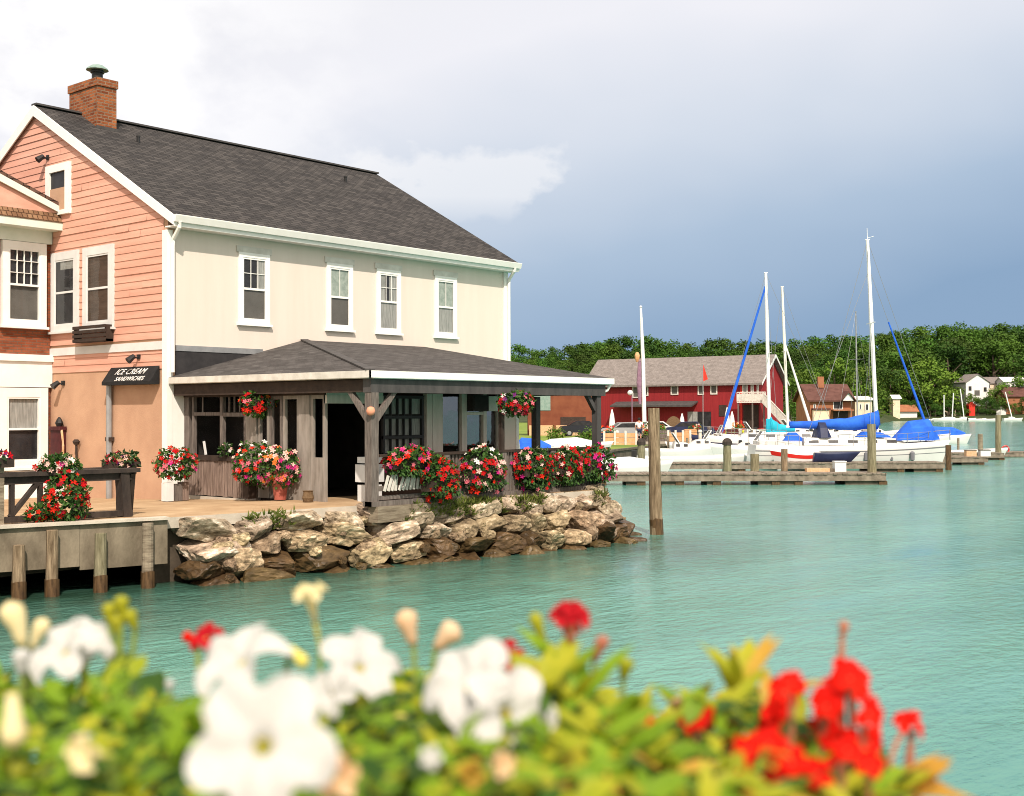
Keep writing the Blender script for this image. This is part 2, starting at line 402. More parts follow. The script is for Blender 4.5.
# ------------------------------------------------------------------ mesh helpers
class MB:
    def __init__(s): s.v, s.f, s.m, s.k = [], [], [], 0
    def poly(s, pts):
        i = len(s.v); s.v += [V(p) for p in pts]; s.f.append(tuple(range(i, i + len(pts)))); s.m.append(s.k)
    def faces(s, vs, fs):
        i = len(s.v); s.v += [V(p) for p in vs]
        for f in fs: s.f.append(tuple(a + i for a in f)); s.m.append(s.k)
    def hexa(s, p):
        s.faces(p, [(0, 3, 2, 1), (4, 5, 6, 7), (0, 1, 5, 4), (1, 2, 6, 5), (2, 3, 7, 6), (3, 0, 4, 7)])
    def box(s, x0, x1, y0, y1, z0, z1):
        s.hexa([(x0, y0, z0), (x1, y0, z0), (x1, y1, z0), (x0, y1, z0), (x0, y0, z1), (x1, y0, z1), (x1, y1, z1), (x0, y1, z1)])
        return s
    def fbox(s, F, a0, a1, b0, b1, c0, c1):
        o, ux, n = F; uz = V((0, 0, 1))
        P = lambda a, b, c: o + ux * a + uz * b + n * c
        s.hexa([P(a0, b0, c0), P(a1, b0, c0), P(a1, b0, c1), P(a0, b0, c1), P(a0, b1, c0), P(a1, b1, c0), P(a1, b1, c1), P(a0, b1, c1)])
        return s
    def bar(s, p, q, w, h, up=(0, 0, 1)):
        p, q = V(p), V(q); d = (q - p).normalized(); sd = d.cross(V(up))
        if sd.length < 1e-4: sd = d.cross(V((1, 0, 0)))
        sd.normalize(); u = sd.cross(d)
        c = lambda o: [o - sd * w / 2 - u * h / 2, o + sd * w / 2 - u * h / 2, o + sd * w / 2 + u * h / 2, o - sd * w / 2 + u * h / 2]
        s.hexa(c(p) + c(q)); return s
    def tube(s, pts, r, n=8, cap=True):
        pts = [V(p) for p in pts]; rs = r if isinstance(r, (list, tuple)) else [r] * len(pts)
        i0 = len(s.v); prev = None
        for i, p in enumerate(pts):
            d = (pts[min(i + 1, len(pts) - 1)] - pts[max(i - 1, 0)]).normalized()
            a = d.cross(V((0, 0, 1)) if abs(d.z) < .95 else V((1, 0, 0))).normalized()
            if prev is not None and a.dot(prev) < 0: a = -a
            prev = a; bb = d.cross(a)
            for k in range(n):
                th = 2 * math.pi * k / n
                s.v.append(p + (a * math.cos(th) + bb * math.sin(th)) * rs[i])
        for i in range(len(pts) - 1):
            for k in range(n):
                a, b_ = i0 + i * n + k, i0 + i * n + (k + 1) % n
                s.f.append((a, b_, b_ + n, a + n)); s.m.append(s.k)
        if cap:
            s.f.append(tuple(i0 + k for k in range(n))[::-1]); s.m.append(s.k)
            s.f.append(tuple(i0 + (len(pts) - 1) * n + k for k in range(n))); s.m.append(s.k)
        return s
    def lathe(s, prof, c=(0, 0, 0), n=14):
        i0 = len(s.v); c = V(c)
        for r_, z in prof:
            for k in range(n):
                th = 2 * math.pi * k / n; s.v.append(c + V((r_ * math.cos(th), r_ * math.sin(th), z)))
        for i in range(len(prof) - 1):
            for k in range(n):
                a, b_ = i0 + i * n + k, i0 + i * n + (k + 1) % n
                s.f.append((a, b_, b_ + n, a + n)); s.m.append(s.k)
        s.f.append(tuple(i0 + k for k in range(n))[::-1]); s.m.append(s.k)
        s.f.append(tuple(i0 + (len(prof) - 1) * n + k for k in range(n))); s.m.append(s.k)
        return s
    def prism(s, pts, off):
        pts = [V(p) for p in pts]; off = V(off); n = len(pts)
        i = len(s.v); s.v += pts + [p + off for p in pts]
        s.f.append(tuple(range(i, i + n))[::-1]); s.m.append(s.k)
        s.f.append(tuple(range(i + n, i + 2 * n))); s.m.append(s.k)
        for k in range(n):
            j = (k + 1) % n
            s.f.append((i + k, i + j, i + n + j, i + n + k)); s.m.append(s.k)
        return s
    def build(s, name, mats, parent=None, smooth=False, fix=True):
        me = bpy.data.meshes.new(name)
        me.from_pydata([tuple(p) for p in s.v], [], s.f)
        if not isinstance(mats, (list, tuple)): mats = [mats]
        for m in mats: me.materials.append(M[m] if isinstance(m, str) else m)
        me.polygons.foreach_set('material_index', s.m)
        if smooth: me.polygons.foreach_set('use_smooth', [True] * len(s.f))
        if fix:
            import bmesh
            bm = bmesh.new(); bm.from_mesh(me); bmesh.ops.recalc_face_normals(bm, faces=bm.faces); bm.to_mesh(me); bm.free()
        uvl = me.uv_layers.new(name='UVMap'); Z = V((0, 0, 1))
        for p in me.polygons:
            nn = p.normal
            u = Z.cross(nn)
            u = V((1, 0, 0)) if u.length < .02 else u.normalized()
            vv = nn.cross(u)
            for li in p.loop_indices:
                c = me.vertices[me.loops[li].vertex_index].co
                uvl.data[li].uv = (c.dot(u), c.dot(vv))
        me.update()
        o = bpy.data.objects.new(name, me); COL.objects.link(o)
        if parent: o.parent = parent
        return o
def tag(o, label=None, cat=None, group=None, kind=None):
    if label: o['label'] = label
    if cat: o['category'] = cat
    if group: o['group'] = group
    if kind: o['kind'] = kind
    return o
def thing(name, label, cat, loc=(0, 0, 0), rz=0.0, group=None):
    o = bpy.data.objects.new(name, None); COL.objects.link(o)
    o.empty_display_size = .2
    o.location = loc; o.rotation_euler = (0, 0, rz)
    return tag(o, label, cat, group)
def struct(o): o['kind'] = 'structure'; return o
def dup(root, loc, rz, label=None, scale=None):
    r_ = root.copy(); COL.objects.link(r_); r_.location = loc; r_.rotation_euler = (0, 0, rz)
    if scale: r_.scale = scale
    if label: r_['label'] = label
    for ch in root.children:
        c = ch.copy(); COL.objects.link(c); c.parent = r_
        for g in ch.children:
            d = g.copy(); COL.objects.link(d); d.parent = c
    return r_
def linkobj(name, me, parent, loc=(0, 0, 0), rot=(0, 0, 0), sc=1.0):
    o = bpy.data.objects.new(name, me); COL.objects.link(o); o.parent = parent
    o.location = loc; o.rotation_euler = rot
    o.scale = sc if isinstance(sc, tuple) else (sc, sc, sc)
    return o
RND = random.Random(7)
X_, Y_, Z_ = V((1, 0, 0)), V((0, 1, 0)), V((0, 0, 1))
# ------------------------------------------------------------------ the setting: water, land, pavement
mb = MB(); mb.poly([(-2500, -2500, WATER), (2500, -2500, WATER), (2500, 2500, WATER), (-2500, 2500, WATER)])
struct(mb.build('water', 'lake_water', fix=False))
def flat(name, pts, m, drop=0, kmat=None):
    mb = MB(); pts = [V(p) for p in pts]
    for tri in tessellate_polygon([pts]):
        a = [pts[i] for i in tri]
        if (a[1] - a[0]).cross(a[2] - a[0]).z < 0: a.reverse()
        mb.poly(a)
    if drop:
        mb.k = 1
        for i, p in enumerate(pts):
            q = pts[(i + 1) % len(pts)]
            mb.poly([p, q, q - Z_ * drop, p - Z_ * drop])
    return struct(mb.build(name, [m, kmat or m]))
EDGE = [V((-40, .2, 0)), V((-14, -4.1, 0)), V((-6.85, -5.22, 0)), V((-4.3, -5.85, 0)), V((.3, -6.5, 0)), V((7.2, -7.4, 0)), V((8.1, -7.1, 0)), V((8.5, -4.9, 0))]
flat('quay_pavement', EDGE + [V((-7, -4.9, 0))], 'pavement', .2, 'concrete')
BZ = -.3
flat('side_pavement', [(-40, -4.9 + 5.1, 0), (-7, -4.9, 0), (8.5, -4.9, 0), (9.2, 5, BZ), (-40, 5, BZ)], 'pavement', .9, 'quay_dark')
flat('back_pavement', [(-40, 5, BZ), (9.2, 5, BZ), (10.6, 16, BZ), (-40, 16, BZ)], 'pavement', .6, 'quay_dark')
mb = MB()   # solid ground under the pavement, set back and coloured dark to deepen the stones' gaps
for p, q in zip(EDGE[3:], EDGE[4:]):
    n = (q - p).cross(Z_).normalized() * -.28
    mb.poly([p + n - Z_ * .18, q + n - Z_ * .18, q + n - Z_ * 3, p + n - Z_ * 3])
struct(mb.build('ground_bank', 'quay_dark'))
shore = [V((10.6, 16, BZ)), wp(590, 60, BZ), wp(612, 72, BZ), wp(655, 82, BZ), wp(716, 90, BZ), wp(775, 112, BZ), wp(835, 170, BZ), wp(868, 300, BZ), wp(885, 418, BZ)]
flat('lawn_ground', [V((-40, 16, BZ))] + shore + [wp(860, 440, BZ), wp(200, 440, BZ), wp(-300, 200, BZ)], 'lawn_grass', 2.2, 'quay_dark')
flat('gravel_lot', [wp(600, 84, BZ + .02), wp(655, 84, BZ + .02), wp(716, 92, BZ + .02), wp(775, 114, BZ + .02), wp(832, 172, BZ + .02), wp(800, 190, BZ + .02), wp(590, 118, BZ + .02)], 'lot')
def sm(x): x = max(0, min(1, x)); return x * x * (3 - 2 * x)
def hill(u, D):
    k = sm((u - 840) / 50)
    left = 12 * sm((D - 300) / 190) - 1.2 * (1 - sm((D - 240) / 60))
    right = -2.2 + 2.6 * sm((D - 418) / 14) + 20 * sm((D - 440) / 110)
    return left * (1 - k) + right * k + 1.2 * math.sin(u * .013) * sm((D - 380) / 100)
mb = MB(); us = list(range(-900, 2300, 40)); ds = [240, 270, 300, 340, 380, 410, 418, 424, 430, 436, 450, 470, 500, 540, 600, 700, 900]
for D in ds:
    for u in us: mb.v.append(wp(u, D, hill(u, D)))
nu = len(us)
for i in range(len(ds) - 1):
    for j in range(nu - 1):
        a = i * nu + j; mb.f.append((a, a + 1, a + nu + 1, a + nu)); mb.m.append(0)
struct(mb.build('hill_terrain', 'hill_soil', smooth=True))
# promenade the photographer stands on, behind the planter
Fm = (V((CX, CY, 0)), RT, FW)
mb = MB(); mb.fbox(Fm, -9, 9, -1.9, .25, -9, .35)
struct(mb.build('promenade_ground', 'concrete'))

# ------------------------------------------------------------------ the inn
HL, HW, EAVE, RIDGE, RY = 12.52, 12.32, 6.674, 10.336, 6.16
SL = (RIDGE - EAVE) / (RY + .348)
def roofz(y): return RIDGE - SL * abs(y - RY)
inn = thing('inn_house', 'large cream and salmon house with a dark shingle roof and covered veranda', 'house')
mb = MB().box(.2, HL - .2, 0, .2, -.5, roofz(0) - .1)
mb.build('long_wall', 'cream_paint', inn)
mb = MB(); zt = roofz(.1) - .1
def gpoly(x, z0): return [(x, 0.0, z0), (x, HW, z0), (x, HW, roofz(HW) - .1), (x, RY, RIDGE - .12), (x, 0.0, roofz(0) - .1)]
mb.prism(gpoly(0, -.6), (.2, 0, 0)); mb.build('gable_wall', 'tan_stucco', inn)
mb = MB(); mb.prism(gpoly(HL - .2, -.6), (.2, 0, 0)); mb.build('far_gable_wall', 'cream_paint', inn)
mb = MB().box(.2, HL - .2, HW - .2, HW, -.6, roofz(HW) - .1); mb.build('back_wall', 'cream_paint', inn)
# clapboards on the gable: every board laps the one below
mb = MB(); EXP = .182
rbs = random.Random(91)
def board(z0, z1, ya, yb, yc, yd, lip):  # bottom ya..yb, top yc..yd
    top = -.008
    mb.poly([(lip, ya, z0), (lip, yb, z0), (top, yd, z1), (top, yc, z1)])
    mb.poly([(lip, ya, z0), (-.001, ya, z0), (-.001, yb, z0), (lip, yb, z0)])
def span(z):
    a = RY - (RIDGE - .16 - z) / SL
    return (max(.16, a), min(HW - .16, 2 * RY - a))
z = 3.0
while z < RIDGE - .35:
    z1 = min(z + EXP, RIDGE - .25)
    if not (3.44 <= z < 3.66):
        (a, b), (c, d) = span(z), span(z1)
        cuts = sorted([rbs.uniform(.5, HW - .5) for _ in range(3)]); ya = a
        for cq in [y for y in cuts if max(a, c) + .3 < y < min(b, d) - .3] + [None]:
            e0, e1 = (b, d) if cq is None else (cq, cq)
            board(z + rbs.uniform(-.004, .004), z1, ya, e0 - (.004 if cq else 0), c if ya == a else ya, e1 - (.004 if cq else 0), -.026 + rbs.uniform(-.006, .006)); ya = e0
    z = z1
sd = mb.build('clapboard_siding', 'salmon_paint', inn)
MB().box(-.045, -.002, .14, HW - .14, 3.46, 3.66).build('trim_band', 'grey_trim', inn)
mb = MB(); mb.box(-.06, .0, -.04, .16, -.2, EAVE - .35); mb.box(-.0, .1, -.04, -.001, -.2, EAVE - .35)
mb.build('corner_board', 'white_paint', inn)
mb = MB(); mb.box(HL - .18, HL + .01, -.05, -.001, -.2, EAVE - .3); mb.build('corner_board', 'white_paint', inn)
mb = mb = MB().box(.1, .44, -.03, -.001, -.2, 2.62); mb.build('white_wall_panel', 'white_paint', inn)
# roof
OX0, OX1, OY = -.09, HL + .15, -.348
mb = MB(); th = .11
for s_ in (1, -1):
    ye = OY if s_ > 0 else HW - OY
    mb.prism([(OX0, ye, EAVE), (OX0, RY, RIDGE), (OX0, RY, RIDGE - th), (OX0, ye, EAVE - th)], (OX1 - OX0, 0, 0))
roof = mb.build('roof', 'roof_shingle', inn)
mb = MB(); mb.bar((OX0 - .01, RY, RIDGE + .02), (OX1 + .01, RY, RIDGE + .02), .26, .05); mb.build('ridge_cap', 'dark_grey_wood', roof)
mb = MB()
for x in (2.15, 9.84): mb.lathe([(.05, 0), (.05, .16), (.06, .16), (.06, .2)], (x, 4.62, roofz(4.62) - .02), 8)
mb.build('vent_pipe', 'black_metal', roof)
for s_ in (1, -1):
    ye = OY if s_ > 0 else HW - OY
    for x0, x1 in ((OX0 - .035, OX0 - .002), (OX1 + .002, OX1 + .035)):
        mb = MB(); mb.prism([(x0, ye - .03 * s_, EAVE - .03), (x0, RY, RIDGE - .01), (x0, RY, RIDGE - .30), (x0, ye - .03 * s_, EAVE - .27)], (x1 - x0, 0, 0))
        mb.build('rake_board', 'white_paint', inn)
    mb = MB(); mb.prism([(OX0, ye, EAVE - th - .003), (OX0, RY, RIDGE - th - .003), (OX0, RY, RIDGE - th - .05), (OX0, ye, EAVE - th - .05)], (-OX0 - .01, 0, 0))
    mb.build('rake_soffit', 'old_white_paint', inn)
mb = MB(); mb.box(OX0 + .002, OX1 - .002, OY - .03, OY - .003, EAVE - .30, EAVE - .12)
mb.box(OX0 + .01, OX1 - .01, OY, -.002, EAVE - .30, EAVE - .27)
mb.build('eave_fascia', 'white_paint', inn)
mb = MB(); gz = EAVE - .03
mb.prism([(OX0 - .02, OY - .032, gz - .17), (OX0 - .02, OY - .10, gz - .17), (OX0 - .02, OY - .15, gz - .02), (OX0 - .02, OY - .15, gz), (OX0 - .02, OY - .032, gz)], (OX1 - OX0 + .04, 0, 0))
mb.build('gutter', 'white_paint', inn)
mb = MB(); mb.tube([(.04, OY - .08, gz - .17), (.04, OY - .06, gz - .28), (.05, -.14, gz - .55), (.05, -.12, gz - .7), (.05, -.12, 2.9)], .05, 8)
mb.build('downspout', 'white_paint', inn)
mb = MB(); mb.tube([(HL - .1, OY - .08, gz - .17), (HL - .1, OY - .05, gz - .26), (HL - .02, -.12, gz - .5), (HL - .02, -.1, gz - .65), (HL - .02, -.1, 0)], .05, 8)
mb.build('downspout', 'white_paint', inn)
# chimney
cx0, cx1, cy0, cy1 = 1.27, 1.86, 5.25, 6.72
mb = MB().box(cx0, cx1, cy0, cy1, 9.5, 11.0); mb.box(cx0 - .035, cx1 + .035, cy0 - .035, cy1 + .035, 11.0, 11.22)
ch = mb.build('chimney', 'chimney_brick', inn)
mb = MB(); c = ((cx0 + cx1) / 2, 5.75, 11.2)
mb.lathe([(.15, 0), (.15, .28), (.19, .28), (.19, .33), (.15, .33), (.15, .36)], c, 12); mb.k = 1
mb.lathe([(.31, .36), (.29, .40), (.16, .49), (.02, .53)], c, 14)
mb.build('flue_cap', ['black_metal', 'copper_green'], ch)
MB().box(cx0 - .05, cx1 + .05, cy0 - .06, cy0 - .003, roofz(cy0) - .05, roofz(cy0) + .05).build('flashing', 'dark_grey_wood', ch)

def window(parent, F, w, h, cw=.13, muntin=(3, 2), up='dark', low='screen', cas='white_paint', sill=True, head=0, curtain=None, proud=.05, name='window', g0=.004):
    mb = MB()
    mb.fbox(F, 0, cw, 0, h, 0, proud); mb.fbox(F, w - cw, w, 0, h, 0, proud); mb.fbox(F, cw, w - cw, h - cw * 1.1, h, 0, proud - .003); mb.fbox(F, cw, w - cw, 0, cw * .8, 0, proud - .003)
    a0, a1, b0, b1 = cw, w - cw, cw * .8, h - cw * 1.1; bm_ = (b0 + b1) / 2; s_ = .045; d0, d1 = g0 + .012, proud - .012
    mb.fbox(F, a0, a0 + s_, b0, b1, d0, d1); mb.fbox(F, a1 - s_, a1, b0, b1, d0, d1)
    mb.fbox(F, a0 + s_, a1 - s_, b1 - s_, b1, d0, d1 - .002); mb.fbox(F, a0 + s_, a1 - s_, b0, b0 + s_, d0, d1 - .002); mb.fbox(F, a0 + s_, a1 - s_, bm_ - .028, bm_ + .028, d0, d1 - .002)
    g = .016
    for i in range(1, muntin[0]):
        x = a0 + s_ + (a1 - a0 - 2 * s_) * i / muntin[0]; mb.fbox(F, x - g / 2, x + g / 2, bm_ + .028, b1 - s_, d0 + .002, d1 - .006)
    for i in range(1, muntin[1]):
        y = bm_ + (b1 - bm_) * i / muntin[1]; mb.fbox(F, a0 + s_, a1 - s_, y - g / 2, y + g / 2, d0 + .003, d1 - .008)
    wn = mb.build(name, cas, parent)
    if sill: MB().fbox(F, -.05, w + .05, -.06, 0, 0, proud + .05).build('sill', cas, wn)
    if head: MB().fbox(F, -.06, w + .06, h + .002, h + head, 0, proud - .01).build('head_board', 'old_white_paint', wn)
    bk = dict(dark='dark_glass_back', screen='window_screen', blind='brown_blind', curtain='curtain', lace='lace', brown='dark_brown')
    mb = MB(); mb.fbox(F, a0, a1, bm_, b1, g0 - .003, g0); mb.build('shade_cloth' if up in ('blind', 'curtain', 'lace') else 'upper_pane', bk[up], wn)
    mb = MB(); mb.fbox(F, a0, a1, b0, bm_ - .001, g0 - .003, g0); mb.build('insect_screen' if low == 'screen' else 'lower_pane', bk[low], wn)
    if curtain:
        for (ca, cb, za, zb) in curtain:
            mb = MB(); n = 10; x0, x1 = a0 + (a1 - a0) * ca, a0 + (a1 - a0) * cb; y0, y1 = b0 + (b1 - b0) * za, b0 + (b1 - b0) * zb
            o, ux, nn = F
            P = lambda i, y: o + ux * (x0 + (x1 - x0) * i / n) + Z_ * y + nn * (g0 + .003 + .004 * (i % 2))
            for i in range(n): mb.poly([P(i, y0), P(i + 1, y0), P(i + 1, y1), P(i, y1)])
            mb.build('curtain', 'curtain', wn)
    o, ux, nn = F
    mb = MB(); P = lambda a, b: o + ux * a + Z_ * b + nn * (g0 + .010)
    mb.poly([P(a0, b0), P(a1, b0), P(a1, b1), P(a0, b1)]); mb.build('glass_pane', 'glass', wn, fix=False)
    return wn
nY, nX = V((0, -1, 0)), V((-1, 0, 0))
for x0, x1, up, low, cur in ((2.058, 3.034, 'dark', 'screen', [(.62, .98, .5, .97)]), (4.973, 5.915, 'lace', 'screen', None), (6.827, 7.77, 'dark', 'curtain', [(.0, .32, .5, .98), (.55, 1, .5, .98)]), (9.195, 10.142, 'lace', 'curtain', None)):
    window(inn, (V((x0, 0, 4.2)), X_, nY), x1 - x0, 1.8, cw=.11, up=up, low=low, head=.16, curtain=cur, muntin=(3, 2) if up == 'dark' else (2, 1))
for y1, y0, up, low, cur in ((5.30, 3.96, 'dark', 'dark', [(.25, .95, .85, .98)]), (3.72, 2.30, 'blind', 'blind', None)):
    window(inn, (V((-.002, y1, 4.1)), V((0, -1, 0)), nX), y1 - y0, 2.1, cw=.19, up=up, low=low, cas='grey_trim', curtain=cur, proud=.075, muntin=(1, 1), g0=.036)
# attic opening with a board across its lower half
F = (V((-.002, 5.55, 7.2)), V((0, -1, 0)), nX)
mb = MB(); W_, H_ = 1.19, 1.36
mb.fbox(F, 0, .2, 0, H_, 0, .1); mb.fbox(F, W_ - .2, W_, 0, H_, 0, .1); mb.fbox(F, .2, W_ - .2, H_ - .2, H_, 0, .097); mb.fbox(F, .2, W_ - .2, 0, .12, 0, .097)
aw = mb.build('attic_window', 'white_paint', inn)
MB().fbox(F, .2, W_ - .2, .12, H_ - .2, .036, .04).build('dark_opening', 'dark_glass_back', aw)
MB().fbox(F, .2, W_ - .2, .12, .72, .042, .07).build('board', 'tan_stucco', aw)
# little slatted box under the right hand gable window
F = (V((-.035, 3.82, 3.74)), V((0, -1, 0)), nX)
mb = MB(); mb.fbox(F, 0, 1.5, .0, .06, 0, .24)
for i in range(4): mb.fbox(F, -.02, 1.52, .01 + i * .11, .09 + i * .11, .22, .25)
for a in (0, 1.46): mb.fbox(F, a, a + .04, 0, .42, 0, .22)
mb.build('window_box', 'dark_brown', inn)
# flood lamps, hose reel, pipe on the gable
def lamp(y, z, name='flood_lamp'):
    mb = MB(); mb.lathe([(.05, 0), (.05, .03)], (0, 0, 0), 8)
    mb = MB(); mb.box(-.05, 0, y - .06, y + .06, z - .05, z + .07); mb.tube([(-.04, y, z), (-.16, y + .02, z - .02)], .025, 6); mb.tube([(-.14, y + .02, z + .03), (-.30, y + .05, z - .10)], [.06, .09], 8)
    mb.build(name, 'black_metal', inn)
lamp(5.55, 8.82); lamp(4.75, 2.72); lamp(1.2, 3.3)
mb = MB(); mb.tube([(-.09, 2.42, -.22), (-.09, 2.42, 2.62)], .075, 10); mb.k = 1; mb.box(-.14, 0, 2.32, 2.52, 1.22, 1.32)
mb.build('drain_pipe', ['grey_metal', 'dark_brown'], inn)
# black awning with white lettering
ay0, ay1, az0, az1, pr = .30, 2.42, 2.62, 3.07, .30
mb = MB()
mb.prism([(-.036, ay0, az1), (-pr, ay0, az0 + .08), (-pr, ay0, az0), (-.036, ay0, az0)], (0, ay1 - ay0, 0))
awn = mb.build('awning', 'black_canvas', inn)
def text(name, body, size, m, parent, M4, shear=0, ext=.004, spacing=1):
    cu = bpy.data.curves.new('lettering', 'FONT'); cu.body = body; cu.size = size; cu.align_x = 'CENTER'; cu.extrude = ext; cu.shear = shear; cu.space_character = spacing
    tmp = bpy.data.objects.new('tmp', cu); COL.objects.link(tmp)
    bpy.context.view_layer.update()
    me = bpy.data.meshes.new_from_object(tmp.evaluated_get(bpy.context.evaluated_depsgraph_get()))
    bpy.data.objects.remove(tmp); bpy.data.curves.remove(cu)
    me.materials.clear(); me.materials.append(M[m])
    o = bpy.data.objects.new(name, me); COL.objects.link(o); o.parent = parent; o.matrix_local = M4
    return o
sl = V((-.036 + pr, 0, az1 - az0 - .08)).normalized(); nn = V((0, -1, 0)).cross(sl).normalized()
def awm(y, t):
    p = V((-pr, y, az0 + .08)) + sl * t + nn * .008
    return Matrix(((0, sl.x, nn.x, p.x), (-1, sl.y, nn.y, p.y), (0, sl.z, nn.z, p.z), (0, 0, 0, 1)))
text('lettering', 'ICE CREAM', .24, 'lettering', awn, awm(1.40, .22), .4, spacing=1.1)
text('lettering', 'SANDWICHES', .18, 'lettering', awn, awm(1.25, .02), .2, spacing=1.12)

# veranda
PX1, PX2, PY, PZ, AZ, AX = 8.42, 8.8, -7.05, 2.78, 3.86, 4.2
mb = MB(); e = .05
A, B_, C_, D_, E_ = V((0, PY, PZ)), V((0, -.002, PZ)), V((AX, -.002, AZ)), V((PX2, -.002, AZ)), V((PX1, PY, PZ))
mb.poly([A, C_, B_]); mb.poly([A, E_, D_, C_])
dn = V((0, 0, -.07))
for p, q in ((A, B_), (E_, A), (D_, E_)): mb.poly([p, q, q + dn, p + dn])
pr_ = mb.build('porch_roof', 'porch_shingle', inn)
mb = MB(); mb.bar(A + V((.03, .03, .015)), C_ + V((0, 0, .012)), .2, .03); mb.build('hip_cap', 'dark_grey_wood', pr_)
mb = MB()
mb.box(-.03, .0, PY - .03, -.07, PZ - .15, PZ - .005); mb.box(0, .12, PY + .1, -.07, PZ - .165, PZ - .15)
fs = mb.build('porch_fascia', 'old_white_paint', pr_)
mb = MB(); mb.box(-.03, PX1 + .03, PY - .03, PY, PZ - .15, PZ - .005); mb.box(.1, PX1, PY, PY + .12, PZ - .165, PZ - .15)
mb.bar((PX1 + .02, PY, PZ - .08), (PX2 + .02, -.02, AZ - .08), .03, .14)
mb.build('porch_fascia', 'white_paint', pr_)
mb = MB(); mb.tube([(PX1 - .05, PY + .02, PZ - .12), (PX1 - .1, PY + .1, PZ - .3), (PX1 - .38, PY + .2, PZ - .42), (PX1 - .4, PY + .2, PZ - .7)], .04, 8); mb.build('downspout', 'white_paint', pr_)
mb = MB(); mb.poly([(.1, PY + .1, 2.6), (PX1, PY + .1, 2.6), (PX1 + .25, -.003, 2.6), (.1, -.003, 2.6)])
mb.poly([(PX1, PY + .05, 2.6), (PX2 - .03, -.003, 2.6), (PX2 - .03, -.003, AZ - .1), (PX1, PY + .05, PZ - .1)])
mb.build('porch_ceiling', 'dark_brown', inn)
mb = MB(); mb.box(.13, .29, -6.72, -.05, 2.34, 2.615); mb.build('porch_beam', 'dark_brown', inn)
mb = MB(); mb.box(.09, 8.2, -6.98, -6.74, 2.33, 2.617); mb.build('porch_beam', 'dark_grey_wood', inn)
mb = MB(); mb.box(7.83, 8.07, -6.73, -.05, 2.35, 2.612); mb.build('porch_beam', 'dark_grey_wood', inn)
def post(x, y, w=.25, m='grey_wood', braces=((1, 0), (-1, 0)), z0=0, bl=.36):
    mb = MB(); mb.box(x - w / 2, x + w / 2, y - w / 2, y + w / 2, z0, 2.33)
    p = mb.build('porch_post', m, inn)
    for dx, dy in braces:
        b = MB(); b.bar((x + dx * w * .45, y + dy * w * .45, 2.33 - bl), (x + dx * (bl + .06), y + dy * (bl + .06), 2.37), .10, .11); b.build('brace', m, p)
    return p
post(.2, -6.88, .20, 'grey_wood', ((1, 0), (0, 1)), bl=.58)
post(7.97, -6.86, .17, 'dark_grey_wood', ((-1, 0),))
post(7.95, -4.9, .17, 'dark_grey_wood', ((0, 1),))
post(7.95, -1.5, .14, 'dark_grey_wood', ())
post(4.28, -6.86, .10, 'dark_brown', ())
# round lantern on the corner post
mb = MB(); mb.lathe([(.03, -.09), (.07, -.07), (.095, 0), (.07, .07), (.03, .09)], (.07, -6.99, 1.95), 12); mb.build('paper_lantern', 'lantern_paper', inn, smooth=True)
# side room under the veranda: left wall of posts, windows and boarding (x = 1), front wall (y = -5.2)
WX, WY, RX = .45, -5.2, 6.72
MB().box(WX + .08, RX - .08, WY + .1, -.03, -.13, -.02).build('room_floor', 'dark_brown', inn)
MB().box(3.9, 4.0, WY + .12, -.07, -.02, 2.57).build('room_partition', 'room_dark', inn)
MB().box(WX + .1, RX - .12, -.06, -.035, -.02, 2.58).build('dark_room_liner', 'room_dark', inn)  # dark panels added inside to make the room behind the glass look unlit
MB().box(RX - .13, RX - .105, WY + .12, -.07, -.02, 2.58).build('dark_room_liner', 'room_dark', inn)
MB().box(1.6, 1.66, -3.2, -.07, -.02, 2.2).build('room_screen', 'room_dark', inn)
mb = MB(); mb.box(WX - .06, WX + .08, -2.46, -.04, .80, .92); mb.box(WX - .04, WX + .08, WY, -.04, 2.30, 2.59)
mb.build('wall_beam', 'dark_brown', inn)
mb = MB(); rb = random.Random(3); y = -.05
while y > -2.46:
    wv = rb.uniform(.13, .2); d = rb.uniform(0, .02); mb.box(WX - .02 - d, WX + .05, max(y - wv + .014, -2.46), y, -.05 + rb.uniform(0, .03), .80); y -= wv
mb.build('board_panel', 'pinkish_board', inn)
MB().box(WX - .07, WX + .03, -2.46, -.05, -.16, -.053).build('stone_sill', 'concrete', inn)
mb = MB()
for y0, y1 in ((-.24, -.04), (-.42, -.36), (-1.56, -1.46), (-2.46, -2.36)): mb.box(WX - .02, WX + .08, y0, y1, .92, 2.30)
mb.box(WX - .015, WX + .06, -1.46, -.42, 1.86, 1.94); mb.box(WX - .015, WX + .06, -2.36, -1.56, 1.84, 1.93)
for y0 in (-1.75, -1.95, -2.15, -.72): mb.box(WX + .02, WX + .05, y0 - .018, y0 + .018, 1.94, 2.30)
wf = mb.build('porch_window', 'grey_wood', inn)
mb = MB(); mb.poly([(WX + .055, -2.36, .92), (WX + .055, -.24, .92), (WX + .055, -.24, 2.30), (WX + .055, -2.36, 2.30)]); mb.build('glass_pane', 'porch_glass', wf, fix=False)
mb = MB(); mb.bar((WX - .01, -.9, .93), (WX - .01, -.82, 1.25), .03, .06, (0, 1, 0)); mb.build('window_prop', 'grey_trim', inn)
mb = MB(); mb.box(WX - .05, WX + .09, -2.86, -2.47, -.1, 2.30); mb.build('wall_post', 'shaded_grey_paint', inn)
